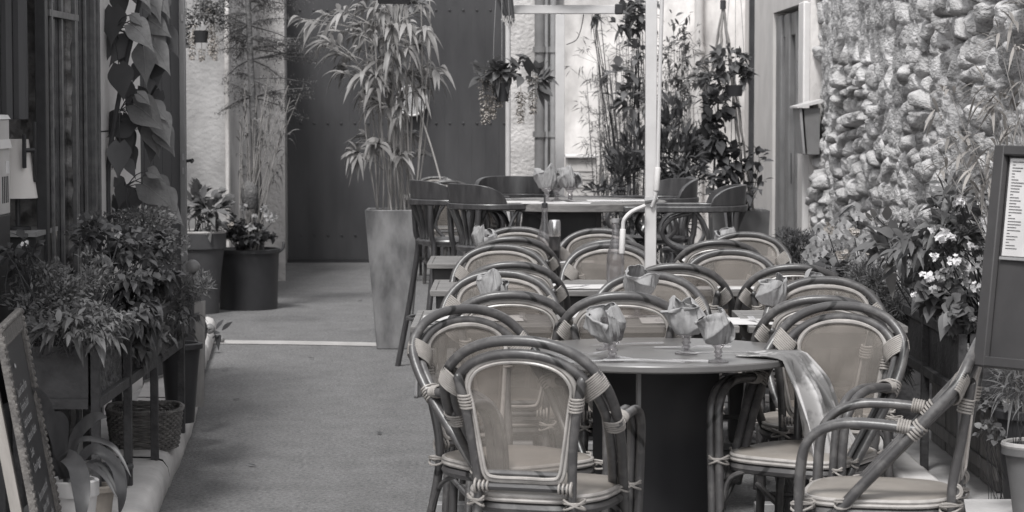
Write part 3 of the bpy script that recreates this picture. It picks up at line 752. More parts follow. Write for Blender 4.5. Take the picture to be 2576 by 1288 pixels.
ht = thing('high_table', 'round high bar table with a dark boxed pedestal', 'table', (X(1442, 14), 14, 0))
hc = ht.location.copy(); HT = Z(505, 14)
b = MB(); b.lathe([(.515, HT - .045), (.53, HT - .04), (.53, HT - .004), (.525, HT)], (hc.x, 14, 0), 72); b.build('tabletop', 'table_wood', ht, world=True, sharp=25)
b = MB(); b.box((X(1412, 14), 14, (HT - .045) / 2), (.43, .43, HT - .046)); b.build('pedestal', 'panel_dark', ht, world=True)
b = MB(); b.box((X(1506, 13.8), 13.776, (HT - .05) / 2), (.03, .012, HT - .06)); b.box((X(1320, 13.8), 13.776, (HT - .05) / 2), (.03, .012, HT - .06)); b.build('corner_trim', 'table_dark', ht, world=True)

# ================================================================== BAR STOOLS
def make_stool():
    t = thing('bar_stool', 'source', 'bar stool')
    zr = .965; rad = .245
    def rail(a): # a: angle from the back (-y), degrees
        x = math.sin(a) * rad; y = -math.cos(a) * rad * .95
        if abs(a) > math.pi / 2: x = math.copysign(rad, a); y = (abs(a) - math.pi / 2) * .26
        return x, y
    A = np.linspace(-math.pi * 1.02, math.pi * 1.02, 60)
    b = MB()
    vs = []
    for a in A:
        x, y = rail(a); n = Vector((x, min(y, 0), 0)); n = n.normalized() if n.length > 1e-6 else Vector((1, 0, 0))
        if abs(a) > math.pi / 2: n = Vector((math.copysign(1, a), 0, 0))
        w_ = .022 + .006 * (abs(a) > 2.4)
        for q, z in ((-w_, 0), (w_, 0), (w_, .034), (-w_, .034)): vs.append((x + n.x * q, y + n.y * q, zr + z))
    fs = []
    for i in range(59):
        for k in range(4): fs.append((i * 4 + k, i * 4 + (k + 1) % 4, i * 4 + 4 + (k + 1) % 4, i * 4 + 4 + k))
    fs += [(3, 2, 1, 0), (236, 237, 238, 239)]
    b.add(vs, fs); b.build('arm_rail', 'stool_wood', t, bevel=.006)
    b = MB(); vs = []; B = np.linspace(-R(80), R(80), 40)
    for a in B:
        x, y = rail(a); n = Vector((x, y, 0)).normalized(); h = .105 * max(0, 1 - abs(a / R(80)) ** 4) ** .6 + .002
        for q, z in ((-.015, .035), (.011, .035), (.016 + .02 * h, .035 + h), (-.010 + .02 * h, .035 + h)): vs.append((x + n.x * q, y + n.y * q, zr + z))
    fs = []
    for i in range(39):
        for k in range(4): fs.append((i * 4 + k, i * 4 + (k + 1) % 4, i * 4 + 4 + (k + 1) % 4, i * 4 + 4 + k))
    fs += [(3, 2, 1, 0), (156, 157, 158, 159)]
    b.add(vs, fs); b.build('backrest', 'stool_wood', t, bevel=.005)
    b = MB()
    for a in np.linspace(-R(52), R(52), 7):
        x, y = rail(a); x0 = math.sin(a * .62) * .185; y0 = -math.cos(a * .62) * .185
        b.tube(crv([(x0, y0, .765), (x0 * .97, y0 * 1.0, .83), (x, y * 1.01, zr + .004)], 5), [.008 + .007 * k / 10 for k in range(11)], 6)
    b.build('spindles', 'stool_wood', t)
    b = MB()
    for s in (-1, 1):
        b.tube(crv([(s * .17, .07, .75), (s * .21, .16, .78), (s * .225, .215, .85), (s * .235, .17, .93), (s * .240, .06, .962)], 6), .0125, 8)
        b.tube(crv([(s * .205, .02, .75), (s * .24, -.03, .82), (s * .243, -.01, .90), (s * .240, .03, .962)], 6), .0115, 8)
    b.build('arm_support', 'stool_wood', t)
    b = MB(); b.lathe([(.17, .725), (.208, .735), (.212, .755), (.205, .765), (.12, .758)], (0, 0, 0), 36); b.build('seat', 'stool_wood', t, sharp=30)
    for sx in (-1, 1):
        for sy in (-1, 1):
            b = MB()
            top = .74 if sy > 0 else .97
            p0 = (sx * .245, sy * .245 + (-.02 if sy < 0 else 0), 0); p1 = (sx * .17, sy * .16, .70)
            pts = [p0, (sx * .212, sy * .205, .35), p1] + ([(sx * .16, sy * .16, .735)] if sy > 0 else [(sx * .165, sy * .175, .80), (sx * .175, sy * .182, .965)])
            b.tube(crv(pts, 4), .0170, 10); b.build('leg', 'stool_wood', t)
    b = MB(); ringp = [(math.cos(a) * .265, math.sin(a) * .262, .30) for a in np.linspace(0, 2 * math.pi, 32, endpoint=False)]
    b.tube(ringp, .0105, 8, closed=True); b.build('footring', 'stool_wood', t)
    return t
st = make_stool(); GS = 'dark bentwood bar stools round the high table'
STO = [(1240, 13.75, -62, 'dark bar stool with tall curved backrest nearest the camera, left of the high table'),
       (1138, 14.35, -72, 'dark bar stool at the far left beside the tall bamboo planter'),
       (1300, 14.85, -172, 'dark bar stool behind the high table, facing the camera'),
       (1648, 14.55, 110, 'dark bar stool right of the high table, partly behind the white pole'),
       (1762, 13.45, 88, 'dark bar stool in front of the square grey planter, facing left')]
for i, (u, d, a, lb_) in enumerate(STO):
    loc = (X(u, d), d, 0)
    if i == 0: st.location = loc; st.rotation_euler = (0, 0, R(a)); tag(st, lb_, 'bar stool', GS)
    else: dup(st, loc, R(a), lb_, GS)

# ================================================================== TABLEWARE
def goblet():
    b = MB(); b.lathe([(.036, 0), (.036, .004), (.016, .010), (.010, .017), (.015, .023), (.010, .029), (.016, .036), (.011, .043), (.013, .050), (.022, .058), (.034, .075), (.038, .10), (.038, .135), (.0365, .135), (.036, .10), (.031, .077), (.012, .062)], n=20)
    return b.build('goblet', 'glass', sharp=60)
def napkin_mesh(seed):
    """a cloth rolled into a loose spiral, its outer edge flopping over"""
    rnd = random.Random(seed); o = Vector((rnd.uniform(0, 50), rnd.uniform(0, 50), rnd.uniform(0, 50)))
    b = MB(); nu, nv = 150, 40; sw = rnd.choice((-1, 1)); ph = rnd.uniform(0, 6.28); turns = rnd.uniform(2.0, 2.4) * math.pi; lean = Vector((rnd.uniform(-.02, .02), rnd.uniform(-.02, .02), 0))
    tipa = [rnd.uniform(.5, .95) for _ in range(2)]
    def f(a, c):
        th = ph + sw * turns * a; q = Vector((math.cos(th) * .8, math.sin(th) * .8, a * 1.2 + c * .8))
        r0 = .022 + .030 * a; n1 = mn.noise(q * 1.0 + o); n2 = mn.noise(q * 1.9 + o)
        body = .46 + .86 * math.sin(math.pi * min(1, .10 + .84 * c)) ** .75
        cr = 1 - abs(math.sin(th * 1.0 + 3.0 * c * sw + o.x))
        r = r0 * body * (1.05 + .34 * n2 + .24 * cr ** 1.4)
        H = .132 + .030 * n1 - .030 * a; z = H * c ** .9 - .020 * cr ** 2 * c
        lip = max(0, (c - .70) / .30) * a
        r += .012 * math.sin(lip * 2.4); z -= .035 * lip ** 1.3
        q3 = Vector((math.cos(th) * 2.4, math.sin(th) * 2.4, a * 3 + c * 1.1)) + o
        r += .011 * (.35 - abs(mn.noise(q3))) + .005 * (.3 - abs(mn.noise(q3 * 2.3)))
        for ta in tipa: k = math.exp(-((a - ta) / .05) ** 2) * max(0, c - .5) / .5; r += .020 * k; z -= .004 * k
        return Vector((r * math.cos(th), r * math.sin(th), max(z, -.01))) + lean * c
    b.grid(f, nu, nv); o_ = b.build('napkin', 'napkin', sharp=0); o_.modifiers.new('s', 'SOLIDIFY').thickness = .002
    return o_
def setlabel(o, lb_, cat, g): return tag(o, lb_, cat, g)
gob = goblet(); naps = [napkin_mesh(s) for s in (3, 8, 15, 23)]
usedg = [False]; usedn = [False] * 4
def inst(src, flag, i, loc, rot, sc, label, cat, grp, mat=None):
    if not flag[i]: o = src; flag[i] = True
    else: o = src.copy(); COL.objects.link(o)
    o.location = loc; o.rotation_euler = rot; o.scale = (sc, sc, sc); tag(o, label, cat, grp); return o
GN = 'grey napkins tucked in goblets'; GG = 'stemmed water goblets'
def setting(u, d, zt, k, ang, where, s=1.0, tilt=(0, 0), napz=.05, glass=True):
    x = X(u, d)
    s *= .90
    if glass: inst(gob, usedg, 0, (x, d, zt), (0, 0, 0), s, 'clear stemmed goblet ' + where, 'glass', GG)
    inst(naps[k], usedn, k, (x, d, zt + (napz + .016) * s), (tilt[0], tilt[1], R(ang)), s, 'twisted grey napkin ' + where, 'napkin', GN)
F0 = .747
setting(1541, 7.66, F0, 0, 40, 'on the front round table, leftmost and drooping lowest', 1.12, (.15, -.1))
setting(1727, 7.88, F0, 1, 200, 'on the front round table, tallest of the three', 1.12)
setting(1808, 7.62, F0, 2, 80, 'on the front round table, rightmost', 1.0)
inst(gob, usedg, 0, (X(1528, 8.0), 8.0, F0), (0, 0, 0), 1.0, 'clear empty goblet behind the leftmost napkin of the round table', 'glass', GG)
T = .741
setting(1237, 9.33, T, 3, 10, 'standing on the nearest left square table', 1.0, napz=.065)
setting(1603, 9.30, T, 0, 150, 'standing on the nearest middle square table before the pole', 1.1, napz=.07)
setting(1945, 9.12, T, 1, 60, 'leaning on the nearest right square table, left one', 1.0, (.1, -.25), .06)
setting(2040, 9.35, T, 2, 250, 'on the nearest right square table behind the chair back', 1.0, napz=.06)
setting(1773, 10.95, T, 3, 110, 'on the second right square table, half hidden by a chair', .9, napz=.0)
setting(1213, 12.7, T, 2, 330, 'at the farthest left square table beside the bar stool', 1.1, (.2, .2), .05)
setting(1527, 12.75, T, 1, 120, 'at the farthest middle square table beside the oil bottle', 1.0, (.5, .2), .05)
setting(1836, 12.75, T, 0, 20, 'at the farthest right square table, rounded and dark', 1.05, (.2, 0), .05)
setting(1375, 13.8, HT, 3, 45, 'on the high table, broad left one', 1.25, napz=.055)
setting(1400, 14.0, HT, 0, 200, 'on the high table, middle one leaning right', 1.1, (0, .4), .06)
setting(1434, 13.9, HT, 2, 20, 'on the high table, rightmost with open fold', 1.15, napz=.06)
setting(1222, 21.2, T, 1, 20, 'on the distant table, left', 1.2, napz=.03)
setting(1250, 21.3, T, 0, 80, 'on the distant table, middle', 1.1, napz=.03)
setting(1300, 21.4, T, 2, 130, 'on the distant table, right of the thin pole', 1.1, napz=.03)
setting(1112, 21.5, T, 3, 130, 'on the distant table behind the bamboo canes', 1.1, napz=.03)

# folded napkin lying flat with glass ashtray, bottles
b = MB()
def fl(a, c): return (-.11 + .22 * a, -.04 + .08 * c, .012 + .030 * math.sin(math.pi * c) ** .5 * (.25 + a * .9) + .006 * math.sin(a * 11))
b.grid(fl, 24, 12); o = b.build('folded_napkin', 'napkin', base=(X(1470, 10.85), 10.85, T + .0), sharp=0); o.rotation_euler.z = R(12)
o.modifiers.new('s', 'SOLIDIFY').thickness = .01
tag(o, 'grey napkin folded flat on a white paper mat of the middle table', 'napkin')
b = MB(); b.lathe([(.045, 0), (.05, .003), (.054, .032), (.050, .034), (.046, .010), (.02, .008)], n=24); o = b.build('ashtray', 'steel', base=(X(1835, 10.75), 10.75, T), sharp=40)
tag(o, 'round metal ashtray on the second right square table', 'ashtray')
def bottle(u, d, zt, h, r, label, oil, pour):
    t = thing('oil_bottle', label, 'bottle', (X(u, d), d, zt))
    b = MB(); P = [(r * .9, 0), (r, .006), (r, h * .36), (r * .93, h * .45), (r * .62, h * .60), (r * .42, h * .74), (r * .36, h * .93), (r * .44, h * .935), (r * .44, h)]
    b.lathe(P, n=24, cap=False); b.lathe([(0.001, 0), (r * .9, 0)], n=24, cap=False); b.build('glass_body', 'glass', t, sharp=50)
    if oil: b = MB(); b.lathe([(r * .9, .006), (r * .9, h * oil), (.001, h * oil + .001)], n=20); b.build('oil', 'glass_dark', t)
    b = MB()
    if pour: b.lathe([(r * .33, h * .96), (r * .36, h * 1.0), (r * .40, h * 1.04), (r * .12, h * 1.06), (r * .10, h * 1.2), (.001, h * 1.21)], n=12)
    else: b.lathe([(r * .46, h * .95), (r * .46, h * 1.01), (.001, h * 1.012)], n=12)
    b.build('stopper', 'cork' if pour else 'grey_metal', t)
bottle(1370, 12.65, T, .285, .040, 'slender clear oil bottle with a dark pourer on the farthest left table', .25, True)
bottle(1548, 11.15, T, .285, .041, 'clear glass bottle on the second middle table in front of a chair back', 0, False)
pm = thing('pepper_mill', 'clear acrylic pepper mill with steel crown beside the oil bottle', 'pepper mill', (X(1395, 12.55), 12.55, T))
b = MB(); b.lathe([(.030, 0), (.030, .13), (.026, .132)], n=24); b.build('body', 'glass_dark', pm)
b = MB(); b.lathe([(.0295, .133), (.031, .136), (.031, .205), (.027, .215), (.001, .218)], n=24); b.build('crown', 'steel', pm, sharp=30)
b = MB(); b.lathe([(.024, .004), (.024, .06), (.001, .061)], n=18); b.build('peppercorns', 'cork', pm)

# cutlery and paper mats
def make_fork():
    b = MB(); t = .0022
    def strip(pts, z=.006):
        lo = [(x, y, z0) for x, y, z0 in pts]; b.hexa([lo[0], lo[1], lo[2], lo[3]], [(p[0], p[1], p[2] + t) for p in lo])
    strip([(-.0035, -.1, .002), (.0035, -.1, .002), (.0025, .03, .004), (-.0025, .03, .004)])
    strip([(-.0025, .03, .004), (.0025, .03, .004), (.0095, .055, .002), (-.0095, .055, .002)])
    for k in range(4):
        x = -.0095 + k * .0052; strip([(x, .055, .002), (x + .0032, .055, .002), (x + .0026, .10, .008), (x + .0004, .10, .008)])
    return b.build('fork', 'steel')
def make_knife():
    b = MB(); b.hexa([(-.005, -.1, .002), (.005, -.1, .002), (.004, 0, .002), (-.004, 0, .002)], [(-.005, -.1, .006), (.005, -.1, .006), (.004, 0, .006), (-.004, 0, .006)])
    b.hexa([(-.004, 0, .002), (.004, 0, .002), (.009, .05, .001), (-.003, .05, .001)], [(-.004, 0, .005), (.004, 0, .004), (.009, .05, .002), (-.003, .05, .005)])
    b.hexa([(-.003, .05, .001), (.009, .05, .001), (.002, .12, .001), (-.003, .12, .001)], [(-.003, .05, .004), (.009, .05, .002), (.002, .12, .002), (-.003, .12, .003)])
    return b.build('knife', 'steel')
fk, kn = make_fork(), make_knife(); uf = [False]; uk = [False]
b = MB(); b.grid(lambda a, c: (-.19 + .38 * a, -.125 + .25 * c, .0006 + .0015 * math.sin(a * 6) ** 2 * abs(c - .5)), 8, 6); pmt = b.build('paper_mat', 'paper', sharp=0); up = [False]
def mat_at(u, d, z, rz, where): inst(pmt, up, 0, (X(u, d), d, z), (0, 0, R(rz)), 1, 'pale paper place mat ' + where, 'place mat', 'paper place mats')
def fork_at(u, d, z, rz, where): inst(fk, uf, 0, (X(u, d), d, z + .003), (0, 0, R(rz)), 1.15, 'steel fork ' + where, 'fork', 'steel forks on the tables')
def knife_at(u, d, z, rz, where): inst(kn, uk, 0, (X(u, d), d, z + .003), (0, 0, R(rz)), 1.15, 'steel knife ' + where, 'knife', 'steel knives on the tables')
fork_at(1453, 7.80, F0, -62, 'on the front round table, left of the drooping napkin')
fork_at(1640, 7.62, F0, 62, 'at the front rim of the round table with tines to the left')
knife_at(1517, 7.62, F0, 98, 'at the front rim of the round table below the left goblet')
knife_at(1585, 8.15, F0, 105, 'at the rear of the round table behind the left goblet')
knife_at(1752, 8.05, F0, 88, 'behind the middle goblet on the round table')
fork_at(1795, 7.85, F0, 105, 'between the two right goblets of the round table')
knife_at(1690, 7.62, F0, 80, 'in the middle of the front rim of the round table')
mat_at(1190, 9.25, T + .001, 0, 'on the nearest left square table'); mat_at(1560, 9.4, T + .001, 0, 'on the nearest middle square table, left'); mat_at(1740, 9.15, T + .001, 0, 'on the nearest middle square table, right')
mat_at(1900, 9.1, T + .001, 0, 'on the nearest right square table'); mat_at(1460, 10.85, T + .001, 0, 'under the folded napkin'); mat_at(1800, 10.8, T + .001, 3, 'beside the ashtray')
mat_at(1300, 10.9, T + .001, 2, 'on the second left square table'); mat_at(1400, 12.6, T + .001, 0, 'under the pepper mill'); mat_at(1800, 12.7, T + .001, 0, 'on the farthest right square table')
mat_at(1340, 13.8, HT + .001, 8, 'at the left of the high table'); mat_at(1400, 13.65, HT + .001, -4, 'at the front of the high table'); mat_at(1560, 14.0, HT + .001, 0, 'at the right of the high table')
fork_at(1318, 9.2, T + .003, 4, 'on the nearest left square table seen through the chair back')
fork_at(1905, 9.05, T + .003, 8, 'on the mat of the nearest right square table')
knife_at(1740, 9.05, T + .003, 70, 'on the nearest middle square table')
fork_at(1300, 14.05, HT + .002, 70, 'at the left of the high table'); fork_at(1470, 13.7, HT + .002, 50, 'at the front of the high table')
knife_at(1560, 13.9, HT + .002, 82, 'at the right of the high table'); knife_at(1520, 13.65, HT + .002, 60, 'at the front rim of the high table')
fork_at(1440, 10.7, T + .003, -40, 'beside the flat folded napkin')
# cloth hanging over the corner of the left table
b = MB()
def hang(a, c):
    s = c * .30
    if s < .06: return (X(1052, 9.25) + .07 - s, 9.0 + a * .12, .7445)
    return (X(1052, 9.25) + .005 - .012 * math.sin(a * 7) * c, 9.0 + a * .12 * (1 - .6 * c), .7445 - (s - .06) * 1.15)
b.grid(hang, 16, 26); o = b.build('table_cloth', 'petal_grey', base=(X(1052, 9.25), 9.0, .74), sharp=0); o.modifiers.new('s', 'SOLIDIFY').thickness = .003
tag(o, 'pale cloth hanging over the left corner of the nearest left table', 'cloth')
# ================================================================== PLANTS: helpers
def stems(b, base, tips, r0, r1, seed=0, bow=.06, n=6):
    rnd = random.Random(seed)
    for t in tips:
        bs = Vector(base) + Vector((rnd.uniform(-1, 1), rnd.uniform(-1, 1), 0)) * bow
        md = (bs + Vector(t)) / 2 + Vector((rnd.uniform(-1, 1), rnd.uniform(-1, 1), rnd.uniform(0, 1))) * bow
        p = crv([bs, md, t], 4); k = len(p); b.tube(p, [r0 + (r1 - r0) * i / (k - 1) for i in range(k)], n)
def rdir(rnd):
    while True:
        v = Vector((rnd.uniform(-1, 1), rnd.uniform(-1, 1), rnd.uniform(-1, 1)))
        if .05 < v.length < 1: return v.normalized()
def cloud(b, c, rad, n, L, Wd, kind='e', seed=0, up=.3, droop=.3, clump=14, fold=.2):
    """leaves in clumps through an ellipsoid, pointing outwards"""
    rnd = random.Random(seed); c = Vector(c); cl = []
    for _ in range(clump):
        d = rdir(rnd); q = rnd.uniform(.35, .95); cl.append((Vector((d.x * rad[0], d.y * rad[1], d.z * rad[2])) * q, rnd.uniform(.25, .5)))
    for i in range(n):
        o, s = cl[i % clump]; d = rdir(rnd) * rnd.random() ** .5
        p = o + Vector((d.x * rad[0], d.y * rad[1], d.z * rad[2])) * s
        dr = (p.normalized() if p.length > 1e-4 else Vector((0, 0, 1))) * .6 + rdir(rnd) * .75 + Vector((0, -.1, up))
        l = L * rnd.uniform(.6, 1.2); b.leaf(c + p, dr, l, Wd * l / L, droop * rnd.uniform(.2, 1.6), kind, fold, up=rdir(rnd) * .6 + Vector((0, -.2, 1)))
    return [c + o for o, s in cl]
def bush(name, label, cat, base, parts, leafmat, stemmat='stalk_dark', seed=1, group=None, sr=.004, flowers=None):
    """parts: list of (center, radii, n, L, W, kind, up, droop)"""
    t = thing(name, label, cat, base, 0, group); b = MB(); sb = MB(); pts = []
    for i, (c, rad, n, L, Wd, k, up, dr) in enumerate(parts):
        cc = cloud(b, c, rad, n, L, Wd, k, seed * 31 + i, up, dr); pts += cc
    b.build('foliage', leafmat, t, world=True, sharp=0)
    random.Random(seed).shuffle(pts); stems(sb, base, pts[:16], sr, sr * .4, seed); sb.build('stem', stemmat, t, world=True)
    if flowers:
        rnd = random.Random(seed + 5)
        for (c, rad, n, s, m) in flowers:
            fbm = MB()
            for _ in range(n):
                d = rdir(rnd) * rnd.random() ** .4; p = Vector(c) + Vector((d.x * rad, d.y * rad, d.z * rad * .8))
                f = (rdir(rnd) + Vector((0, -1.0, .5))).normalized()
                u1 = f.cross(Vector((0, 0, 1))).normalized(); u2 = u1.cross(f)
                for k in range(5):
                    a = k * 1.2566 + rnd.random() * .3; dr = u1 * math.cos(a) + u2 * math.sin(a) + f * .25
                    fbm.leaf(p, dr, s, s * .8, .1, 'b', -.2, up=f)
            fbm.build('blossom', m, t, world=True, sharp=0)
            tb = MB(); tb.tube(crv([Vector(base) + (Vector(c) - Vector(base)) * .5, Vector(c) - Vector((0, 0, rad))], 3), sr * .6, 5); tb.build('flower_stalk', stemmat, t, world=True)
    return t
def pot(name, label, c, h, r0, r1, m, rim=.02, rimm=None, square=False, soil=True, fill=.03, cat='pot', lip=.012, group=None):
    t = thing(name, label, cat, c, 0, group); b = MB()
    if square:
        def rg(r, z): return [(-r, -r, z), (r, -r, z), (r, r, z), (-r, r, z)]
        vs = []; L = [(r0, 0), (r1, h), (r1 - .02, h), (r1 - .035, h - .12)]
        for r, z in L: vs += rg(r, z)
        fs = [(3, 2, 1, 0)]
        for i in range(3): fs += [(i * 4 + k, i * 4 + (k + 1) % 4, i * 4 + 4 + (k + 1) % 4, i * 4 + 4 + k) for k in range(4)]
        b.add(vs, fs); b.build('body', m, t, bevel=.006)
        if soil: s_ = MB(); s_.add(rg(r1 - .022, h - fill), [(0, 1, 2, 3)]); s_.build('soil', 'soil', t)
    else:
        b.lathe([(r0, 0), (r0 + (r1 - r0) * .5, h * .5), (r1, h - rim), (r1, h - rim - .001), (r1 + lip, h - rim), (r1 + lip, h - .004), (r1 + lip - .004, h), (r1 - .008, h), (r1 - .02, h - .08)], n=40, cap=True)
        b.f = b.f[:-1]; b.build('body', m, t, sharp=30)
        if rimm: q = MB(); q.tube([(math.cos(a) * (r1 + lip - .008), math.sin(a) * (r1 + lip - .008), h) for a in np.linspace(0, 2 * math.pi, 40, endpoint=False)], .011, 8, closed=True); q.build('rim', rimm, t)
        if soil: s_ = MB(); s_.lathe([(.001, h - fill + .004), (r1 - .01, h - fill)], n=30, cap=False); s_.f = [f[::-1] for f in s_.f]; s_.build('soil', 'soil', t)
    return t
def spray(b, tb, root, tip, n, L, Wd, rnd, droop=.7, side=None):
    """a twig from root to tip ending in a fan of long leaves"""
    root, tip = Vector(root), Vector(tip); d = (tip - root); d.normalize()
    tb.tube(crv([root, (root + tip) / 2 + Vector((0, 0, .02)), tip], 3), .0022, 4)
    for i in range(n):
        f = 1 - .5 * (i / n) * rnd.random(); p = root.lerp(tip, f)
        dr = d * 1.0 + rdir(rnd) * .75 + Vector((0, 0, .15)); l = L * rnd.uniform(.65, 1.2)
        b.leaf(p, dr, l, Wd * rnd.uniform(.8, 1.15), droop * rnd.uniform(.3, 1.3), 'b', .3, up=Vector((rnd.uniform(-.3, .3), -.5, 1)))

# ---- tall tapered planter with bamboo
P0 = (X(989, 15.5), 15.6, 0); HP = Z(527, 15.5)
pot('tall_planter', 'tall tapered grey planter holding the big bamboo', P0, HP, .105, .174, 'planter_grey', square=True, fill=.012, cat='planter')
t = thing('bamboo', 'tall bamboo with long drooping pale leaves in the tapered planter', 'bamboo', (P0[0], P0[1], HP - .01)); rnd = random.Random(5)
sb = MB(); lb_ = MB(); tb = MB(); tops = []
for i in range(24):
    u0 = rnd.uniform(950, 1048); u1 = 1000 + (u0 - 1000) * rnd.uniform(.6, 1.9) + rnd.uniform(-40, 30); d0 = 15.6 + rnd.uniform(-.12, .12)
    a = Vector((X(u0, d0), d0, HP - .02)); vtop = rnd.uniform(-90, 230); z = W(u1, vtop, d0 + rnd.uniform(-.2, .2)); md = (a + z) / 2 + Vector((rnd.uniform(-.05, .05), 0, 0))
    p = crv([a, md, z], 7); r = rnd.uniform(.0035, .007); sb.tube(p, [r * (1 - .5 * k / 14) * (1.25 if k % 4 == 0 else 1) for k in range(15)], 6); tops.append(p)
# one long cane leaning to the right
p = crv([W(1003 + 30, 528, 15.6), W(1075, 330, 15.5), W(1050, 240, 15.5), W(1020, 190, 15.5)], 5); p = crv([W(1108, 452, 15.4), W(1085, 370, 15.45), W(1055, 280, 15.5), W(1032, 205, 15.55)], 5); sb.tube(p, .006, 6)
sb.build('cane', 'stalk_light', t, world=True)
CL = [(745, 48, -1), (770, 60, -1), (800, 40, -1), (830, 75, -1), (850, 30, -1), (880, 60, -1), (905, 20, -1), (930, 60, -1), (960, 30, 0), (985, 70, 0), (1010, 40, 1), (1040, 60, 1), (1060, 30, 1), (1085, 75, 1),
      (800, 110, -1), (835, 130, -1), (865, 140, -1), (850, 165, -1), (890, 120, -1), (915, 150, -1), (900, 185, -1), (935, 110, 0), (960, 140, 0), (985, 120, 0), (1000, 170, 0), (950, 190, 0), (925, 215, -1), (905, 235, -1), (965, 230, 0), (990, 215, 0), (1010, 250, 0), (940, 260, -1), (915, 270, -1), (980, 270, 0),
      (1060, 160, 1), (1085, 170, 1), (1100, 195, 1), (1040, 190, 1), (1075, 215, 1), (1060, 110, 1), (1035, 130, 1), (1120, 170, 1),
      (890, 360, -1), (915, 355, -1), (935, 350, -1), (880, 385, -1), (950, 365, 0), (975, 350, 0), (930, 385, -1), (905, 400, -1), (990, 375, 0), (1010, 390, 0), (1070, 390, 1), (1040, 330, 1),
      (900, 85, -1), (940, 85, 0), (975, 95, 0), (1000, 15, 0), (955, 5, 0), (905, -10, -1), (1030, 5, 1), (1020, 95, 1), (920, 175, -1), (975, 175, 0), (945, 235, 0), (1000, 300, 0)]
CL += [(u + rnd.uniform(-22, 22), v + rnd.uniform(-22, 22), s) for (u, v, s) in CL if rnd.random() < .45]
for (u, v, s) in CL:
    rt_ = min((q for p in tops for q in p), key=lambda q: (q - W(u - s * 60, v + 25, 15.6)).length)
    dd = 15.6 + rnd.uniform(-.3, .3); tip = W(u - s * 14, v, dd)
    spray(lb_, tb, rt_, tip, rnd.randint(5, 8), .18, .033, rnd, .9)
lb_.build('foliage', 'leaf_light', t, world=True, sharp=0); tb.build('twig', 'stalk_light', t, world=True)['kind'] = 'stuff'

# ---- left back: black tub, slate pot, conifer, grassy bamboo, begonias, cone ornament
tub = pot('garden_tub', 'large black plastic tub with carrying ears near the gate', (X(625, 18.6), 18.6, .0), Z(625, 18.6), .218, .232, 'pot_dark', rim=.03, cat='tub')
b = MB()
for s in (-1, 1): b.tube(crv([(s * .225, -.04, Z(625, 18.6) - .03), (s * .262, -.02, Z(625, 18.6)), (s * .268, .0, Z(610, 18.6)), (s * .262, .03, Z(625, 18.6)), (s * .225, .05, Z(625, 18.6) - .03)], 4), .010, 8)
b.build('tub_handle', 'pot_dark', tub)
pot('plant_pot', 'tall slate coloured pot with a pale inner rim against the left building', (X(500, 18.2), 18.2, 0.0), Z(583, 18.2), .145, .19, 'pot_slate', rim=.12, rimm='pot_rim', lip=.014)
z = Z(590, 18.2)
bush('broadleaf_plant', 'leafy plant with broad oval leaves in the slate pot', 'plant', (X(500, 18.2), 18.2, z - .03), [(W(520, 525, 18.1), (.16, .13, .14), 90, .13, .055, 'e', .5, .3), (W(500, 500, 18.2), (.09, .09, .10), 30, .13, .055, 'e', .9, .2)], 'leaf_mid', seed=3)
zt_ = Z(628, 18.6)
tr = thing('conifer', 'slim conifer with a speckled trunk and feathery branches in the black tub', 'tree', (X(655, 18.6), 18.65, zt_ - .05))
b = MB(); p = crv([(X(652, 18.6), 18.65, zt_ - .05), W(648, 470, 18.65), W(640, 330, 18.65), W(630, 150, 18.65), W(622, -60, 18.65)], 8); b.tube(p, [.038 - .018 * k / 32 for k in range(33)], 10)
rnd = random.Random(9); fl_ = MB()
for i in range(74):
    q = p[rnd.choice((20, 22, 24, 25, 26, 27, 28, 29, 30, 31, 32))]; s = 1 if rnd.random() < .68 else -1
    tip = q + Vector((s * rnd.uniform(.10, .60 if s > 0 else .3), rnd.uniform(-.2, .2), rnd.uniform(-.16, .12))); b.tube([q, (q + tip) / 2 + Vector((0, 0, .02)), tip], [.006, .004, .002], 5)
    for k in range(150):
        c = q.lerp(tip, rnd.uniform(.2, 1.05)) + rdir(rnd) * rnd.uniform(0, .055); fl_.leaf(c, rdir(rnd) + Vector((s * .5, 0, .1)), rnd.uniform(.018, .035), .006, .2, 'q')
b.build('trunk', 'bark', tr, world=True); fl_.build('crown', 'leaf_faint', tr, world=True, sharp=0)
t = thing('reed_plant', 'thin arching reed plant beside the conifer trunk', 'plant', (X(625, 18.55), 18.5, zt_ - .05)); lb_ = MB(); tb = MB(); rnd = random.Random(12)
for (u, v) in [(770, 235), (740, 215), (715, 200), (690, 195), (735, 310), (720, 300), (700, 345), (730, 385), (715, 400), (745, 245), (700, 270), (660, 240), (600, 250), (590, 300), (605, 340), (595, 380), (610, 410), (600, 210), (620, 300), (675, 330), (590, 420), (612, 370), (640, 290), (690, 240), (605, 270), (620, 420)]:
    bs = Vector((X(rnd.uniform(600, 650), 18.5), 18.45 + rnd.uniform(0, .1), zt_ - .05)); tip = W(u - 15 * (1 if u > 640 else -1), v, 18.5 + rnd.uniform(-.12, .12))
    md = bs.lerp(tip, .55); md.x = bs.x * .55 + tip.x * .45; tb.tube(crv([bs, md, tip], 5), .0035, 5)
    for k in range(6): lb_.leaf(bs.lerp(tip, .7).lerp(tip, rnd.random()), (tip - md).normalized() + rdir(rnd) * .5, rnd.uniform(.12, .2), .014, rnd.uniform(.4, 1.2), 'b', .2, up=(0, -.5, 1))
lb_.build('foliage', 'leaf_faint', t, world=True, sharp=0); tb.build('stem', 'stalk_light', t, world=True)
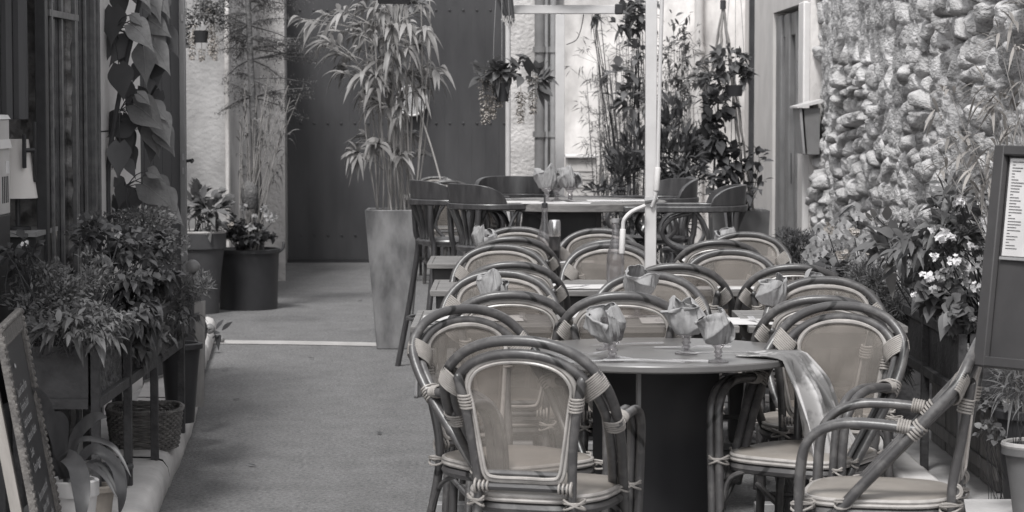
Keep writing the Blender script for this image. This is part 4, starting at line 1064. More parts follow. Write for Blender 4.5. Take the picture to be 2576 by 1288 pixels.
bush('begonia', 'low bushy begonia with pale flower heads filling the black tub', 'plant', (X(620, 18.5), 18.5, zt_ - .04), [(W(630, 595, 18.45), (.21, .12, .085), 420, .05, .04, 'h', .3, .2), (W(600, 570, 18.45), (.12, .1, .08), 130, .05, .035, 'h', .3, .2)], 'leaf_dark', seed=4,
     flowers=[(W(683, 545, 18.35), .050, 16, .022, 'petal_grey'), (W(668, 528, 18.4), .035, 10, .02, 'petal_grey'), (W(632, 572, 18.35), .035, 12, .02, 'petal_grey'), (W(610, 520, 18.4), .03, 8, .02, 'petal_grey'), (W(583, 565, 18.4), .03, 8, .02, 'petal_tan'), (W(640, 545, 18.4), .02, 6, .02, 'petal_grey')])
b = MB(); c = W(628, 487, 18.5); b.lathe([(.01, -.33), (.012, -.12)], c, 8); b.lathe([(.005, -.125), (.045, -.105), (.062, -.05), (.066, .01), (.052, .06), (.03, .09), (.004, .10)], (c.x, c.y, c.z), 22)
o = b.build('garden_ornament', 'bark', base=(c.x, c.y, c.z - .33)); tag(o, 'scaly cone shaped garden ornament on a stick behind the flowers', 'ornament')

# ---- hanging baskets
def basket(name, label, u, v, d, strings, leaves, seed, potm='pot_dark', r=.055, h=.1, wires=True, leafL=.12):
    c = W(u, v, d); t = thing(name, label, 'hanging basket', (c.x, c.y, c.z - h / 2)); b = MB(); b.lathe([(r * .75, -h / 2), (r, h / 2), (r * .9, h / 2), (r * .8, h / 2 - .02), (.002, h / 2 - .022)], c, 18); b.build('pot', potm, t, world=True)
    b = MB(); rnd = random.Random(seed); top = Vector((c.x, c.y, 2.75))
    for k in range(3):
        a = k * 2.1 + .5; e = c + Vector((math.cos(a) * r, math.sin(a) * r, h / 2)); b.tube(crv([e, e.lerp(top, .25) + Vector((math.cos(a) * .02, 0, 0)), top], 5), .0018, 4)
    b.build('wire', 'grey_metal', t, world=True)
    b = MB()
    for (lu, lv, rad, n, m) in leaves: cloud(b, W(lu, lv, d), (rad, rad * .8, rad * .8), n, leafL, leafL * .5, 'e', seed + lu, .2, .35, clump=6)
    b.build('foliage', leaves[0][4], t, world=True, sharp=0)
    for (su, s0, s1, w_, m) in strings:
        b = MB(); L = Z(s0, d) - Z(s1, d); x0 = X(su, d)
        for k in range(int(L * 900)):
            f = rnd.random(); rr_ = w_ * (1 - .65 * f) * (.6 + .4 * math.sin(f * 25) ** 2) ; a = rnd.uniform(0, 6.28)
            b.leaf((x0 + math.cos(a) * rr_, d + math.sin(a) * rr_, Z(s0, d) - f * L), (math.cos(a), math.sin(a), -.3), .020, .014, .3, 'q', .1)
        b.tube([(x0, d, Z(s0 - 15, d)), (x0, d, Z(s1, d))], .002, 4); b.build('flower_string', m, t, world=True, sharp=0)
    return t
basket('hanging_basket', 'hanging basket with oval leaves and drooping flower strings before the gate edge', 1263, 232, 14.6, [(1222, 195, 310, .045, 'petal_tan'), (1310, 230, 308, .032, 'petal_tan'), (1258, 190, 270, .022, 'petal_tan'), (1340, 190, 285, .028, 'petal_tan'), (1272, 180, 255, .02, 'petal_tan'), (1240, 240, 298, .018, 'petal_tan')],
       [(1265, 165, .12, 38, 'leaf_mid'), (1330, 190, .11, 34, 'leaf_mid'), (1225, 190, .08, 16, 'leaf_mid')], 21, r=.048, h=.11, leafL=.115)
basket('hanging_basket', 'upper left hanging basket in a ribbed dark pot with pale blossom trails', 505, 92, 16.5, [(488, 60, 150, .03, 'petal_tan'), (535, 20, 140, .035, 'petal_tan'), (545, 90, 150, .02, 'petal_tan'), (512, 120, 152, .018, 'petal_tan'), (475, 20, 120, .03, 'leaf_mid'), (560, -20, 60, .04, 'leaf_mid'), (520, -10, 50, .04, 'leaf_faint')],
       [(520, 20, .13, 260, 'leaf_faint'), (560, 20, .12, 260, 'leaf_faint'), (490, 60, .05, 60, 'leaf_faint')], 22, r=.055, h=.08, leafL=.03)
basket('hanging_basket', 'small dark hanging pot above the upper left basket', 516, 12, 16.9, [(500, 10, 45, .02, 'leaf_faint')], [(516, -10, .06, 60, 'leaf_faint')], 24, r=.03, h=.10, leafL=.03)
basket('hanging_basket', 'right hanging pot with trailing leaves by the bamboo tripod', 1848, 228, 16.6, [(1865, 175, 225, .022, 'leaf_mid'), (1822, 190, 265, .02, 'leaf_mid')], [(1840, 150, .12, 60, 'leaf_mid'), (1800, 190, .11, 60, 'leaf_mid'), (1860, 190, .05, 60, 'leaf_mid')], 23, r=.065, h=.075, leafL=.09)
hb = thing('hanging_planter', 'long dark hanging planter cut by the top edge above the bamboo', 'planter', W(995, 5, 14)); b = MB(); b.hexa([W(952, 10, 13.95), W(1030, 10, 13.95), W(1030, 10, 14.15), W(952, 10, 14.15)], [W(940, -28, 13.9), W(1042, -28, 13.9), W(1042, -28, 14.2), W(940, -28, 14.2)])
b.build('trough', 'pot_slate', hb, world=True, bevel=.004); b = MB(); cloud(b, W(995, -35, 14), (.14, .1, .07), 120, .06, .04, 'e', 31); cloud(b, W(1040, 5, 13.95), (.05, .05, .05), 20, .05, .04, 'e', 32); b.build('foliage', 'leaf_mid', hb, world=True, sharp=0)
b = MB()
for u in (945, 1038): b.tube([W(u, -28, 14.05), W(u, -420, 14.05)], .003, 5)
b.build('wire', 'grey_metal', hb, world=True)
# tasselled corner of a folded parasol
tz = thing('folded_parasol', 'dark folded parasol tip with a pale fringe hanging at the top centre', 'parasol', W(1275, 60, 14.9))
b = MB()
def tas(a, c): th = a * 2 * math.pi; r = (.020 + .035 * (1 - c) + .008 * math.cos(th * 9)); return W(1262 + 22 * c, -30 + 82 * c, 14.9) + Vector((r * math.cos(th), r * math.sin(th), .02 * math.sin(th)))
b.grid(tas, 72, 10); b.build('fabric', 'tassel', tz, world=True, sharp=0)
b = MB(); rnd = random.Random(3)
for k in range(60): c = tas(rnd.random(), rnd.uniform(.75, 1.0)); c = c + Vector((-.012 * rnd.random(), -.01, 0)); b.tube([c, c + Vector((rnd.uniform(-.006, .006), 0, -.018)), c + Vector((rnd.uniform(-.01, .01), 0, -.035))], .002, 4)
b.build('fringe', 'fringe', tz, world=True)

# ---- right planter, tripod, climbers, bamboo on the wall
P1 = (X(1862, 17.1), 17.25, 0); H1 = Z(530, 17.05)
pot('square_planter', 'square grey planter holding the climbing clematis and tripod', P1, H1, .165, .200, 'planter_dark', square=True, fill=.05, cat='planter')
t = thing('cane_tripod', 'tall bamboo cane tripod tied at the top in the square planter', 'trellis', (P1[0], P1[1], H1 - .05)); b = MB(); top = W(1819, 12, 17.1)
for (u, v, d) in ((1896, 540, 17.1), (1880, 535, 17.25), (1738, 480, 17.3), (1790, 535, 17.1)):
    e = Vector((X(u, d), d, H1 - .05)) if u > 1740 else W(u, v, d)
    p = [e.lerp(top, k / 24) + Vector((.003 * math.sin(k * 1.7), 0, 0)) for k in range(26)]; b.tube(p, [.0085 * (1.3 if k % 5 == 0 else 1) for k in range(26)], 7)
b.build('tripod_cane', 'stalk_light', t, world=True); b = MB(); b.tube([top + Vector((0, 0, -.03)), top + Vector((0, 0, .03))], .02, 8); b.build('binding', 'stalk_dark', t, world=True)
rnd = random.Random(77)
def blob(u, v, d, ru, rv_, n, L, Wd, kind='e', up=.2, dr=.3): s = 6200 / d; return (W(u, v, d), (ru / s, .16, rv_ / s), n, L, Wd, kind, up, dr)
bush('clematis', 'dark leaved clematis climbing the bamboo tripod', 'climber', (P1[0], P1[1] - .05, H1 - .05), [blob(1800, 260, 16.95, 48, 60, 110, .075, .06, 'h'), blob(1790, 340, 16.95, 50, 60, 150, .075, .06, 'h'), blob(1820, 410, 16.95, 62, 50, 120, .075, .055, 'h'), blob(1830, 465, 16.95, 60, 45, 80, .075, .05), blob(1905, 390, 16.9, 30, 30, 22, .09, .05), blob(1830, 160, 17, 22, 50, 30, .07, .05), blob(1910, 460, 16.9, 28, 30, 12, .13, .035)], 'leaf_dark', seed=7)
bush('oleander', 'dense dark oleander clump right of the thick white pole', 'shrub', (X(1700, 16.5), 16.6, 0), [blob(1700, 380, 16.4, 60, 75, 260, .15, .030, 'b', .9, .3), blob(1685, 300, 16.6, 40, 50, 90, .14, .028, 'b', 1, .3), blob(1730, 450, 16.3, 60, 40, 180, .14, .03, 'b', .6, .4), blob(1690, 560, 16.4, 60, 60, 160, .14, .03, 'b', .4, .5), blob(1665, 490, 16.5, 40, 30, 90, .14, .03, 'b', .6, .4)], 'leaf_dark', seed=8)
bush('oleander', 'smaller dark oleander left of the thick white pole behind the high table', 'shrub', (X(1560, 17), 17, 0), [blob(1570, 430, 16.9, 60, 55, 170, .13, .028, 'b', .9, .3), blob(1600, 370, 16.9, 35, 45, 70, .13, .026, 'b', 1, .2), blob(1520, 480, 16.9, 60, 16, 60, .13, .024, 'b', .8, .4), blob(1570, 560, 17, 60, 60, 110, .13, .028, 'b', .4, .5)], 'leaf_dark', seed=9)
bush('leafy_shrub', 'broad leaved creeper leaves over the bright wall left of the pole', 'shrub', (X(1600, 18.5), 18.5, 0), [blob(1565, 45, 18, 60, 40, 55, .12, .055, 'e'), blob(1610, 20, 18, 40, 30, 50, .12, .055, 'e'), blob(1560, 185, 18, 40, 20, 26, .13, .06, 'e'), blob(1590, 245, 18, 50, 45, 60, .11, .045, 'e'), blob(1500, 30, 18, 20, 25, 12, .12, .05), blob(1600, 120, 18, 35, 30, 22, .1, .05)], 'leaf_mid', seed=10, sr=.006)
bush('leafy_shrub', 'tangled pale leaved shrub between the pole and the clematis', 'shrub', (X(1690, 17.6), 17.6, 0), [blob(1690, 130, 17.5, 40, 90, 130, .08, .02, 'b'), blob(1700, 230, 17.5, 50, 50, 120, .08, .025, 'b'), blob(1760, 195, 17.2, 40, 35, 90, .09, .04, 'e'), blob(1640, 250, 17.4, 40, 60, 60, .09, .03, 'e')], 'leaf_faint', seed=11)
# thin bamboo against the bright wall
t = thing('wall_bamboo', 'thicket of thin bamboo canes and fine leaves against the bright wall', 'bamboo', (X(1550, 19.6), 19.6, 0)); b = MB(); lb_ = MB(); tw = MB()
for i in range(70):
    u0 = rnd.uniform(1515, 1745); d = rnd.uniform(19, 20.4); v1 = rnd.uniform(60, 420); u1 = u0 + rnd.uniform(-45, 45); a = Vector((X(u0, d), d, 0)); e = W(u1, v1, d); p = crv([a, a.lerp(e, .5) + Vector((rnd.uniform(-.06, .06), 0, 0)), e], 6)
    b.tube(p, [.0075 * (1 - .7 * k / 12) for k in range(13)], 5)
    for k in range(10):
        q = p[rnd.randint(6, 12)]; w_ = q + Vector((rnd.uniform(-.16, .16), rnd.uniform(-.1, .1), rnd.uniform(.0, .14))); tw.tube([q, w_], .0016, 3)
        for m_ in range(3): lb_.leaf(w_ + rdir(rnd) * .02, rdir(rnd) + Vector((0, 0, -.1)) + (w_ - q).normalized() * .5, rnd.uniform(.05, .095), .010, .3, 'q')
b.build('cane', 'leaf_faint', t, world=True); tw.build('twig', 'leaf_faint', t, world=True)['kind'] = 'stuff'; lb_.build('foliage', 'leaf_faint', t, world=True, sharp=0)

# ================================================================== LEFT RACK
def rack(name, label, xf, xb, ys, zt, zbot, zfoot, mirror=1):
    """steel rack: trough on posts; xf is the alley side"""
    y0, y1 = ys[0], ys[-1]; cx = (xf + xb) / 2
    t = thing(name, label, 'planter rack', (cx, (y0 + y1) / 2, zfoot))
    for y in ys:
        for x in (xf, xb):
            b = MB(); b.box((x, y, (zt + zfoot) / 2), (.030, .030, zt - zfoot)); b.build('post', 'rust_metal', t, world=True, bevel=.002)
    for x in (xf, xb):
        for z in (zt - .018, zbot + .018):
            b = MB(); b.box((x, (y0 + y1) / 2, z), (.022, y1 - y0 - .032, .036)); b.build('rail', 'rust_metal', t, world=True, bevel=.002)
    w_ = abs(xf - xb) - .05
    for y in (y0, y1):
        b = MB(); b.box((cx, y, (zt + zbot) / 2), (w_, .008, zt - zbot - .002)); b.box((cx, y - .006, zt - .02), (w_, .012, .035)); b.box((cx, y - .006, zbot + .02), (w_, .012, .035)); b.build('end_panel', 'rust_metal', t, world=True)
    b = MB(); b.box((cx, (y0 + y1) / 2, zbot + .006), (w_, y1 - y0 - .02, .008)); b.build('tray', 'rust_metal', t, world=True)
    return t
lr = rack('planter_rack', 'dark steel planter rack on posts along the left pavement', -1.43, -1.70, [8.42, 9.12, 9.80, 10.60], .72, .50, .126)
b = MB(); b.grid(lambda a, c: (-1.449 + .012 * mn.fractal(Vector((a * 20, c * 6, 2)), 1, 2, 4), 8.46 + 2.1 * a, .515 + c * .2), 120, 16); b.grid(lambda a, c: (-1.69 + .24 * c, 8.46 + 2.1 * a, .69 + .02 * mn.noise(Vector((a * 30, c * 4, 0)))), 60, 8)
o = b.build('moss', 'moss', lr, world=True, sharp=0)
rnd = random.Random(40)
def lbs(u, v, d, ru, rv_, n, L, Wd, kind='e', up=.3, dr=.3, ry=.22): s = 6200 / d; return (W(u, v, d), (ru / s, ry, rv_ / s), n, L, Wd, kind, up, dr)
bush('mint', 'broad leaved mint with flower spikes in the middle of the left rack', 'plant', (-1.56, 9.1, .69), [lbs(300, 620, 9.4, 120, 60, 520, .048, .026, 'e', .4, .4), lbs(350, 700, 9.3, 80, 80, 620, .048, .030, 'h', .1, .6), lbs(330, 790, 9.1, 70, 60, 330, .05, .03, 'h', 0, .8), lbs(230, 600, 9.2, 60, 40, 160, .055, .026, 'e', .4, .4), lbs(420, 640, 9.6, 40, 50, 90, .05, .03, 'e', .3, .4)], 'leaf_dark', seed=13,
     flowers=[(W(236, 553, 9.2), .016, 8, .008, 'petal_grey'), (W(203, 545, 9.2), .014, 6, .008, 'petal_grey'), (W(300, 590, 9.2), .016, 8, .008, 'petal_grey')])
bush('thyme', 'fine leaved thyme bush spilling over the near end of the left rack', 'plant', (-1.58, 8.55, .69), [lbs(150, 750, 8.5, 120, 65, 1500, .026, .010, 'q', .4, .3), lbs(220, 820, 8.35, 100, 45, 1100, .030, .011, 'q', .2, .4), lbs(110, 690, 8.7, 80, 50, 600, .028, .009, 'q', .6, .2), lbs(230, 690, 8.8, 60, 60, 500, .028, .009, 'q', .6, .2), lbs(80, 800, 8.4, 50, 60, 400, .03, .01, 'q')], 'leaf_mid', seed=14, sr=.0025)
bush('sage', 'pointed leaf sage growing over the front edge of the near trough', 'plant', (-1.56, 8.4, .69), [lbs(180, 825, 8.25, 100, 30, 130, .075, .020, 'b', .2, .5, .1), lbs(270, 840, 8.3, 50, 28, 60, .06, .018, 'b', 0, .6, .1)], 'leaf_mid', seed=15, sr=.003)
bush('savory', 'small leaved savory with tiny pale flowers behind the mint', 'plant', (-1.58, 10.0, .69), [lbs(360, 560, 10.0, 90, 40, 900, .022, .010, 'q', .6, .2), lbs(420, 600, 10.1, 50, 50, 500, .024, .010, 'q', .5, .2), lbs(250, 560, 10.0, 50, 30, 300, .022, .01, 'q', .8, .2)], 'leaf_mid', seed=16, sr=.002,
     flowers=[(W(340, 565, 9.9), .05, 12, .006, 'petal_grey'), (W(400, 600, 9.9), .05, 12, .006, 'petal_grey')])
bush('rosemary', 'rosemary bush at the far end of the left rack beside the stone ball', 'plant', (-1.50, 10.45, .69), [lbs(470, 690, 10.5, 55, 40, 900, .032, .006, 'q', .7, .1), lbs(500, 720, 10.4, 35, 30, 400, .034, .006, 'q', .5, .2), lbs(440, 740, 10.3, 50, 60, 700, .032, .007, 'q', .4, .2), lbs(465, 800, 10.3, 30, 40, 100, .05, .02, 'e', -.1, .5)], 'leaf_mid', seed=17, sr=.0022)
bush('trailing_ivy', 'trailing round leaves hanging down the alley side of the left rack', 'plant', (-1.45, 9.3, .69), [lbs(300, 900, 9.2, 40, 40, 40, .05, .042, 'h', -.2, .6, .1), lbs(350, 860, 9.4, 50, 60, 120, .045, .036, 'h', -.3, .8, .1), lbs(400, 850, 9.9, 30, 40, 60, .04, .03, 'h', -.2, .6, .1)], 'leaf_mid', seed=18, sr=.0015)
bush('nettle', 'small leafy plant under the lamp at the left edge', 'plant', (-1.66, 8.6, .69), [lbs(55, 640, 8.6, 40, 50, 60, .05, .03, 'e', .4, .4)], 'leaf_dark', seed=19, flowers=[(W(62, 612, 8.55), .014, 6, .007, 'petal_white')])
# under the rack: wicker basket, tapered bucket, stake, stones, pots
wb = thing('wicker_basket', 'open wicker basket under the left planter rack', 'basket', (X(343, 10.0), 10.2, .128))
b = MB(); n = 88; rows = 15
def wr(a, z):
    e = .55; cx_ = math.copysign(abs(math.cos(a)) ** e, math.cos(a)); sy_ = math.copysign(abs(math.sin(a)) ** e, math.sin(a)); g = 1 + .9 * z; return Vector((cx_ * .132 * g, sy_ * .155 * g, z))
for r_ in range(rows):
    z = .006 + r_ * .0102
    b.tube([wr(2 * math.pi * k / n, z) * 1 + Vector((math.cos(2 * math.pi * k / n), math.sin(2 * math.pi * k / n), 0)) * .006 * math.sin(k * math.pi / 2 + r_ * math.pi) for k in range(n)], .0058, 5, closed=True)
for k in range(0, n, 4): a = 2 * math.pi * k / n; b.tube([wr(a, .0), wr(a, .16)], .005, 5)
b.build('side', 'wicker', wb); b = MB()
for j in range(3): b.tube([wr(2 * math.pi * k / 66, .156 + .008 * math.sin(k * 2.1 + j * 2.1)) + Vector((math.cos(k * 2.1 + j * 2.1) * .008, 0, 0)) for k in range(66)], .0065, 6, closed=True)
b.build('rim', 'wicker', wb); b = MB(); b.lathe([(.001, .004), (.1, .004)], n=20, cap=False); b.f = [f[::-1] for f in b.f]; b.build('bottom', 'wicker', wb); wb.rotation_euler.z = R(6)
pot('bucket', 'tall dark tapered bucket at the far end of the left rack', (X(452, 10.95), 10.95, .128), Z(862, 10.95) - .128, .06, .088, 'pot_dark', rim=.025, cat='bucket')
b = MB(); b.hexa([(X(489, 11.5), 11.5, .128), (X(510, 11.5), 11.5, .128), (X(510, 11.5), 11.52, .128), (X(489, 11.5), 11.52, .128)], [(X(488, 11.5), 11.5, Z(760, 11.5)), (X(516, 11.5), 11.5, Z(757, 11.5)), (X(516, 11.5), 11.52, Z(757, 11.5)), (X(488, 11.5), 11.52, Z(760, 11.5))])
o = b.build('wooden_stake', 'grey_wood', base=(X(500, 11.5), 11.5, .128)); tag(o, 'pale wooden stake standing behind the dark bucket', 'stake')
def stone(u, v, d, r, zb_, label, cat='stone'):
    b = MB(); x = X(u, d)
    b.grid(lambda a, c: Vector((math.cos(2 * math.pi * a) * math.sin(math.pi * c), math.sin(2 * math.pi * a) * math.sin(math.pi * c), math.cos(math.pi * c))) * r * (1 + .12 * mn.noise(Vector((math.cos(2 * math.pi * a), math.sin(2 * math.pi * a), c * 3 + r * 90)))) + Vector((x, d, zb_ + r * .97)), 24, 14)
    b.f = [f[::-1] for f in b.f]; o = b.build('stone', 'mail_metal', base=(x, d, zb_), sharp=0); tag(o, label, cat, None)
pl = thing('plinth', 'slim dark stand carrying the round stone ball', 'stand', (X(485, 11.9), 11.9, .128)); b = MB(); b.box((X(485, 11.9), 11.9, (.128 + Z(690, 11.9)) / 2), (.07, .07, Z(690, 11.9) - .128)); b.build('column', 'pot_slate', pl, world=True)
stone(485, 670, 11.9, .036, Z(690, 11.9), 'smooth round stone ball above the rosemary')
stone(527, 800, 15.2, .032, .126, 'rounded stone at the far end of the kerb')
stone(556, 808, 15.9, .022, .0, 'small flat pebble beside the black tub')
b = MB(); cloud(b, W(535, 835, 14.2), (.07, .07, .04), 14, .09, .03, 'e', 60); o = b.build('creeping_sprig', 'leaf_dark', base=(X(525, 14.2), 14.2, .13), sharp=0); tag(o, 'creeping sprig reaching over the kerb by the white strip', 'plant')

# strap leaved plant in a white bucket, terracotta pot, small dark pot
pb = pot('white_bucket', 'white plastic bucket with the strap leaved lily at the lower left', (X(178, 7.75), 7.75, .128), Z(1205, 7.75) - .128, .060, .076, 'pot_white', rim=.05, cat='bucket', lip=.006)
t = thing('strap_lily', 'lily plant with long arching strap leaves in the white bucket', 'plant', (X(175, 7.75), 7.75, .2)); b = MB(); zc = Z(1210, 7.75)
SL = [[(165, 1200), (135, 1080), (100, 1005), (82, 975)], [(170, 1205), (190, 1100), (235, 1052), (270, 1050)], [(172, 1200), (230, 1130), (290, 1170), (306, 1240), (300, 1295)], [(178, 1205), (165, 1150), (195, 1180), (205, 1260), (200, 1330)], [(170, 1200), (195, 1110), (280, 1120), (330, 1200)], [(176, 1205), (240, 1160), (280, 1210), (300, 1260)], [(165, 1205), (130, 1160), (110, 1175)], [(170, 1200), (215, 1170), (260, 1195), (295, 1255)], [(160, 1205), (150, 1130), (150, 1060), (140, 1035)]]
WD = [.045, .036, .036, .055, .016, .014, .02, .015, .05]
for k, pts in enumerate(SL):
    dz = [7.75, 7.72, 7.66, 7.6, 7.6]; off = (k % 3 - 1) * .06
    P = crv([W(u, v, dz[min(i, 4)] + off * i * .5) for i, (u, v) in enumerate(pts)], 8); m_ = len(P); vs = []
    for i, p in enumerate(P):
        T_ = (P[min(i + 1, m_ - 1)] - P[max(i - 1, 0)]).normalized(); sd_ = T_.cross(Vector((.3, -1, .25))).normalized(); f = i / (m_ - 1); w_ = WD[k] / 2 * (.6 + .5 * math.sin(min(1, f * 1.6) * 1.57)) * (1 if f < .6 else max(.04, 1 - ((f - .6) / .4) ** 1.6))
        nr = sd_.cross(T_).normalized(); vs += [p - sd_ * w_ + nr * w_ * .25, p, p + sd_ * w_ + nr * w_ * .25]
    fs = []
    for i in range(m_ - 1): a = i * 3; fs += [(a, a + 1, a + 4, a + 3), (a + 1, a + 2, a + 5, a + 4)]
    b.add(vs, fs)
b.tube([(X(175, 7.75), 7.75, .2), (X(170, 7.75), 7.75, zc + .01)], .022, 8)
b.build('foliage', 'leaf_strap', t, world=True, sharp=0)
pot('flower_pot', 'small terracotta pot behind the strap lily', (X(240, 8.4), 8.4, .128), .115, .045, .058, 'terracotta', rim=.02)
pot('flower_pot', 'small dark pot beside the wicker basket', (X(275, 9.0), 9.05, .128), .09, .05, .062, 'pot_slate', rim=.015)
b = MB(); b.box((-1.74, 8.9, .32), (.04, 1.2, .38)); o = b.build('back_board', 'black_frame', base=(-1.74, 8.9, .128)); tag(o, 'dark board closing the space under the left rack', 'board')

# big heart leaved climber on a dark cane
t = thing('heart_leaf_climber', 'climber with big heart shaped leaves on a dark cane before the shutter', 'climber', (X(285, 11.3), 11.3, .128)); b = MB(); sb = MB()
sb.tube(crv([(X(285, 11.3), 11.3, .128), W(272, 480, 11.3), W(290, 300, 11.3), W(325, 120, 11.3), W(360, -40, 11.3)], 6), .011, 8)
rnd = random.Random(90)
vb = MB(); db = MB()
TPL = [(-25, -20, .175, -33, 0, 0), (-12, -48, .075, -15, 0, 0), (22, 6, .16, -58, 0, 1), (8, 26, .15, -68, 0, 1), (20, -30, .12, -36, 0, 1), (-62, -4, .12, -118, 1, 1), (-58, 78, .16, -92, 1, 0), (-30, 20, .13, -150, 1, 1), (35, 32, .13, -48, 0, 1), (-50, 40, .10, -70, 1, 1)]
for gi, (gu, gv) in enumerate(((350, 82), (364, 284), (380, 476), (345, -60))):
    for (du, dv_, L, ang, dark, back) in TPL:
        d = 11.25 + .10 * back + rnd.uniform(-.05, .05); L *= rnd.uniform(.86, 1.14); a = R(ang + rnd.uniform(-14, 14)); dr = Vector((math.cos(a), -.30 + .5 * back * rnd.random(), math.sin(a))).normalized()
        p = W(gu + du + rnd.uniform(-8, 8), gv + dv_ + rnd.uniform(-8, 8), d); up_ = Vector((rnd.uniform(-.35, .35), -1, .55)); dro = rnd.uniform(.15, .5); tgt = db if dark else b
        tgt.leaf(p, dr, L, L * .80, dro, 'H', rnd.uniform(-.35, .25), up=up_)
        side = dr.cross(up_).normalized(); nr = side.cross(dr).normalized() * .0015
        if not dark:
            cpt = lambda t: p + dr * L * t * (1 - .25 * dro * t) - Vector((0, 0, 1)) * dro * L * t * t
            for sg in (1, -1): vb.tube([cpt(t) + nr * sg for t in (0, .3, .6, .95)], [.0016, .0012, .0009, .0004], 3)
        stp = W(gu - 62 + 12 * (gi == 3), gv - 6, 11.3); sb.tube(crv([stp, (stp + p) / 2 + Vector((0, -.02, .02)), p], 3), .0026, 5)
for k in range(46):
    f = rnd.random(); p = W(285 + 85 * (1 - f) + rnd.uniform(-20, 75), -20 + 560 * f, 11.42 + rnd.uniform(0, .15)); a = R(rnd.uniform(-130, -40)); L = rnd.uniform(.07, .13)
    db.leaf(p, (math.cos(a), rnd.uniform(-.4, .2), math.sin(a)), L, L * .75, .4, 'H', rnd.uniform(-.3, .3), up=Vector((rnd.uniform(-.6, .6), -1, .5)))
db.build('shaded_foliage', 'leaf_dark', t, world=True, sharp=0); vb.build('veins', 'leaf_vein', t, world=True, sharp=0)  # leaves in shadow at the back: their shade is put into a darker colour
b.build('foliage', 'leaf_big', t, world=True, sharp=0); sb.build('stem', 'stalk_dark', t, world=True)

# ---- left edge: metal cabinet, lamp on console
xr_ = X(28, 8.8); z0 = Z(540, 8.7); z1 = Z(300, 8.7)
mc = thing('display_cabinet', 'pale metal display cabinet with a small glass window at the far left', 'cabinet', (xr_ - .1, 8.5, .128))
b = MB(); b.bb((xr_ - .28, 8.3, z0), (xr_, 8.8, z1)); b.build('body', 'box_metal', mc, world=True, bevel=.004)
b = MB(); b.hexa([(xr_ - .29, 8.28, z1), (xr_ + .004, 8.28, z1), (xr_ + .004, 8.81, z1), (xr_ - .29, 8.81, z1)], [(xr_ - .29, 8.3, z1 + .03), (xr_ - .006, 8.3, z1 + .015), (xr_ - .006, 8.81, z1 + .015), (xr_ - .29, 8.81, z1 + .03)])
b.build('lid', 'white_metal', mc, world=True)
b = MB(); b.hexa([(xr_, 8.3, Z(372, 8.8)), (xr_ + .010, 8.3, Z(372, 8.8)), (xr_ + .010, 8.80, Z(372, 8.8)), (xr_, 8.80, Z(372, 8.8))], [(xr_, 8.3, Z(350, 8.8)), (xr_ + .002, 8.3, Z(350, 8.8)), (xr_ + .002, 8.80, Z(350, 8.8)), (xr_, 8.80, Z(350, 8.8))]); b.build('ledge', 'white_metal', mc, world=True)
b = MB(); b.bb((xr_, 8.73, Z(436, 8.8)), (xr_ + .003, 8.78, Z(404, 8.8))); b.build('button', 'petal_white', mc, world=True, bevel=.001)
b = MB()
for k in range(4): b.bb((xr_, 8.665 + k * .03, Z(508, 8.8)), (xr_ + .002, 8.675 + k * .03, Z(442, 8.8)))
b.build('grille', 'black_frame', mc, world=True)
b = MB(); b.bb((xr_ - .30, 8.28, .13), (xr_ - .003, 8.81, z0 - .001)); b.build('plinth', 'board_black', mc, world=True, bevel=.004)
cs = thing('console', 'dark console table with a pale top edge behind the cabinet', 'console', (-1.95, 9.5, .128)); zc = Z(580, 9.4); b = MB(); b.bb((-2.3, 9.3, .13), (X(92, 9.3), 9.7, zc - .02)); b.build('body', 'board_black', cs, world=True); b = MB(); b.bb((-2.32, 9.28, zc - .018), (X(93, 9.28), 9.72, zc)); b.build('top', 'grey_metal', cs, world=True)
lp = thing('table_lamp', 'table lamp with a plain white conical shade on the console', 'lamp', (X(47, 9.45), 9.45, zc + .001)); b = MB(); xl_ = X(47, 9.45)
b.lathe([(.076, Z(498, 9.45)), (.044, Z(350, 9.45))], (xl_, 9.45, 0), 36, cap=False); b.lathe([(.001, Z(351, 9.45)), (.043, Z(351, 9.45))], (xl_, 9.45, 0), 36, cap=False); b.build('lamp_shade', 'lampshade', lp, world=True)
b = MB(); b.tube([(xl_, 9.45, zc + .001), (xl_, 9.45, Z(490, 9.45))], .010, 10); b.lathe([(.05, zc + .001), (.05, zc + .012), (.01, zc + .016)], (xl_, 9.45, 0), 24); b.build('stand', 'black_frame', lp, world=True)

# ---- text helper
def writing(txt, size, m, parent, mat4, shear=0, align='LEFT', ext=.0):
    c = bpy.data.curves.new('writing', 'FONT'); c.body = txt; c.size = size; c.shear = shear; c.align_x = align; c.extrude = ext; c.resolution_u = 2
    o = bpy.data.objects.new('writing', c); COL.objects.link(o)
    me = bpy.data.meshes.new_from_object(o.evaluated_get(bpy.context.evaluated_depsgraph_get())); bpy.data.objects.remove(o); bpy.data.curves.remove(c)
    me.transform(mat4); me.materials.clear(); me.materials.append(MAT(m)); o = bpy.data.objects.new('writing', me); COL.objects.link(o); o.parent = parent; return o
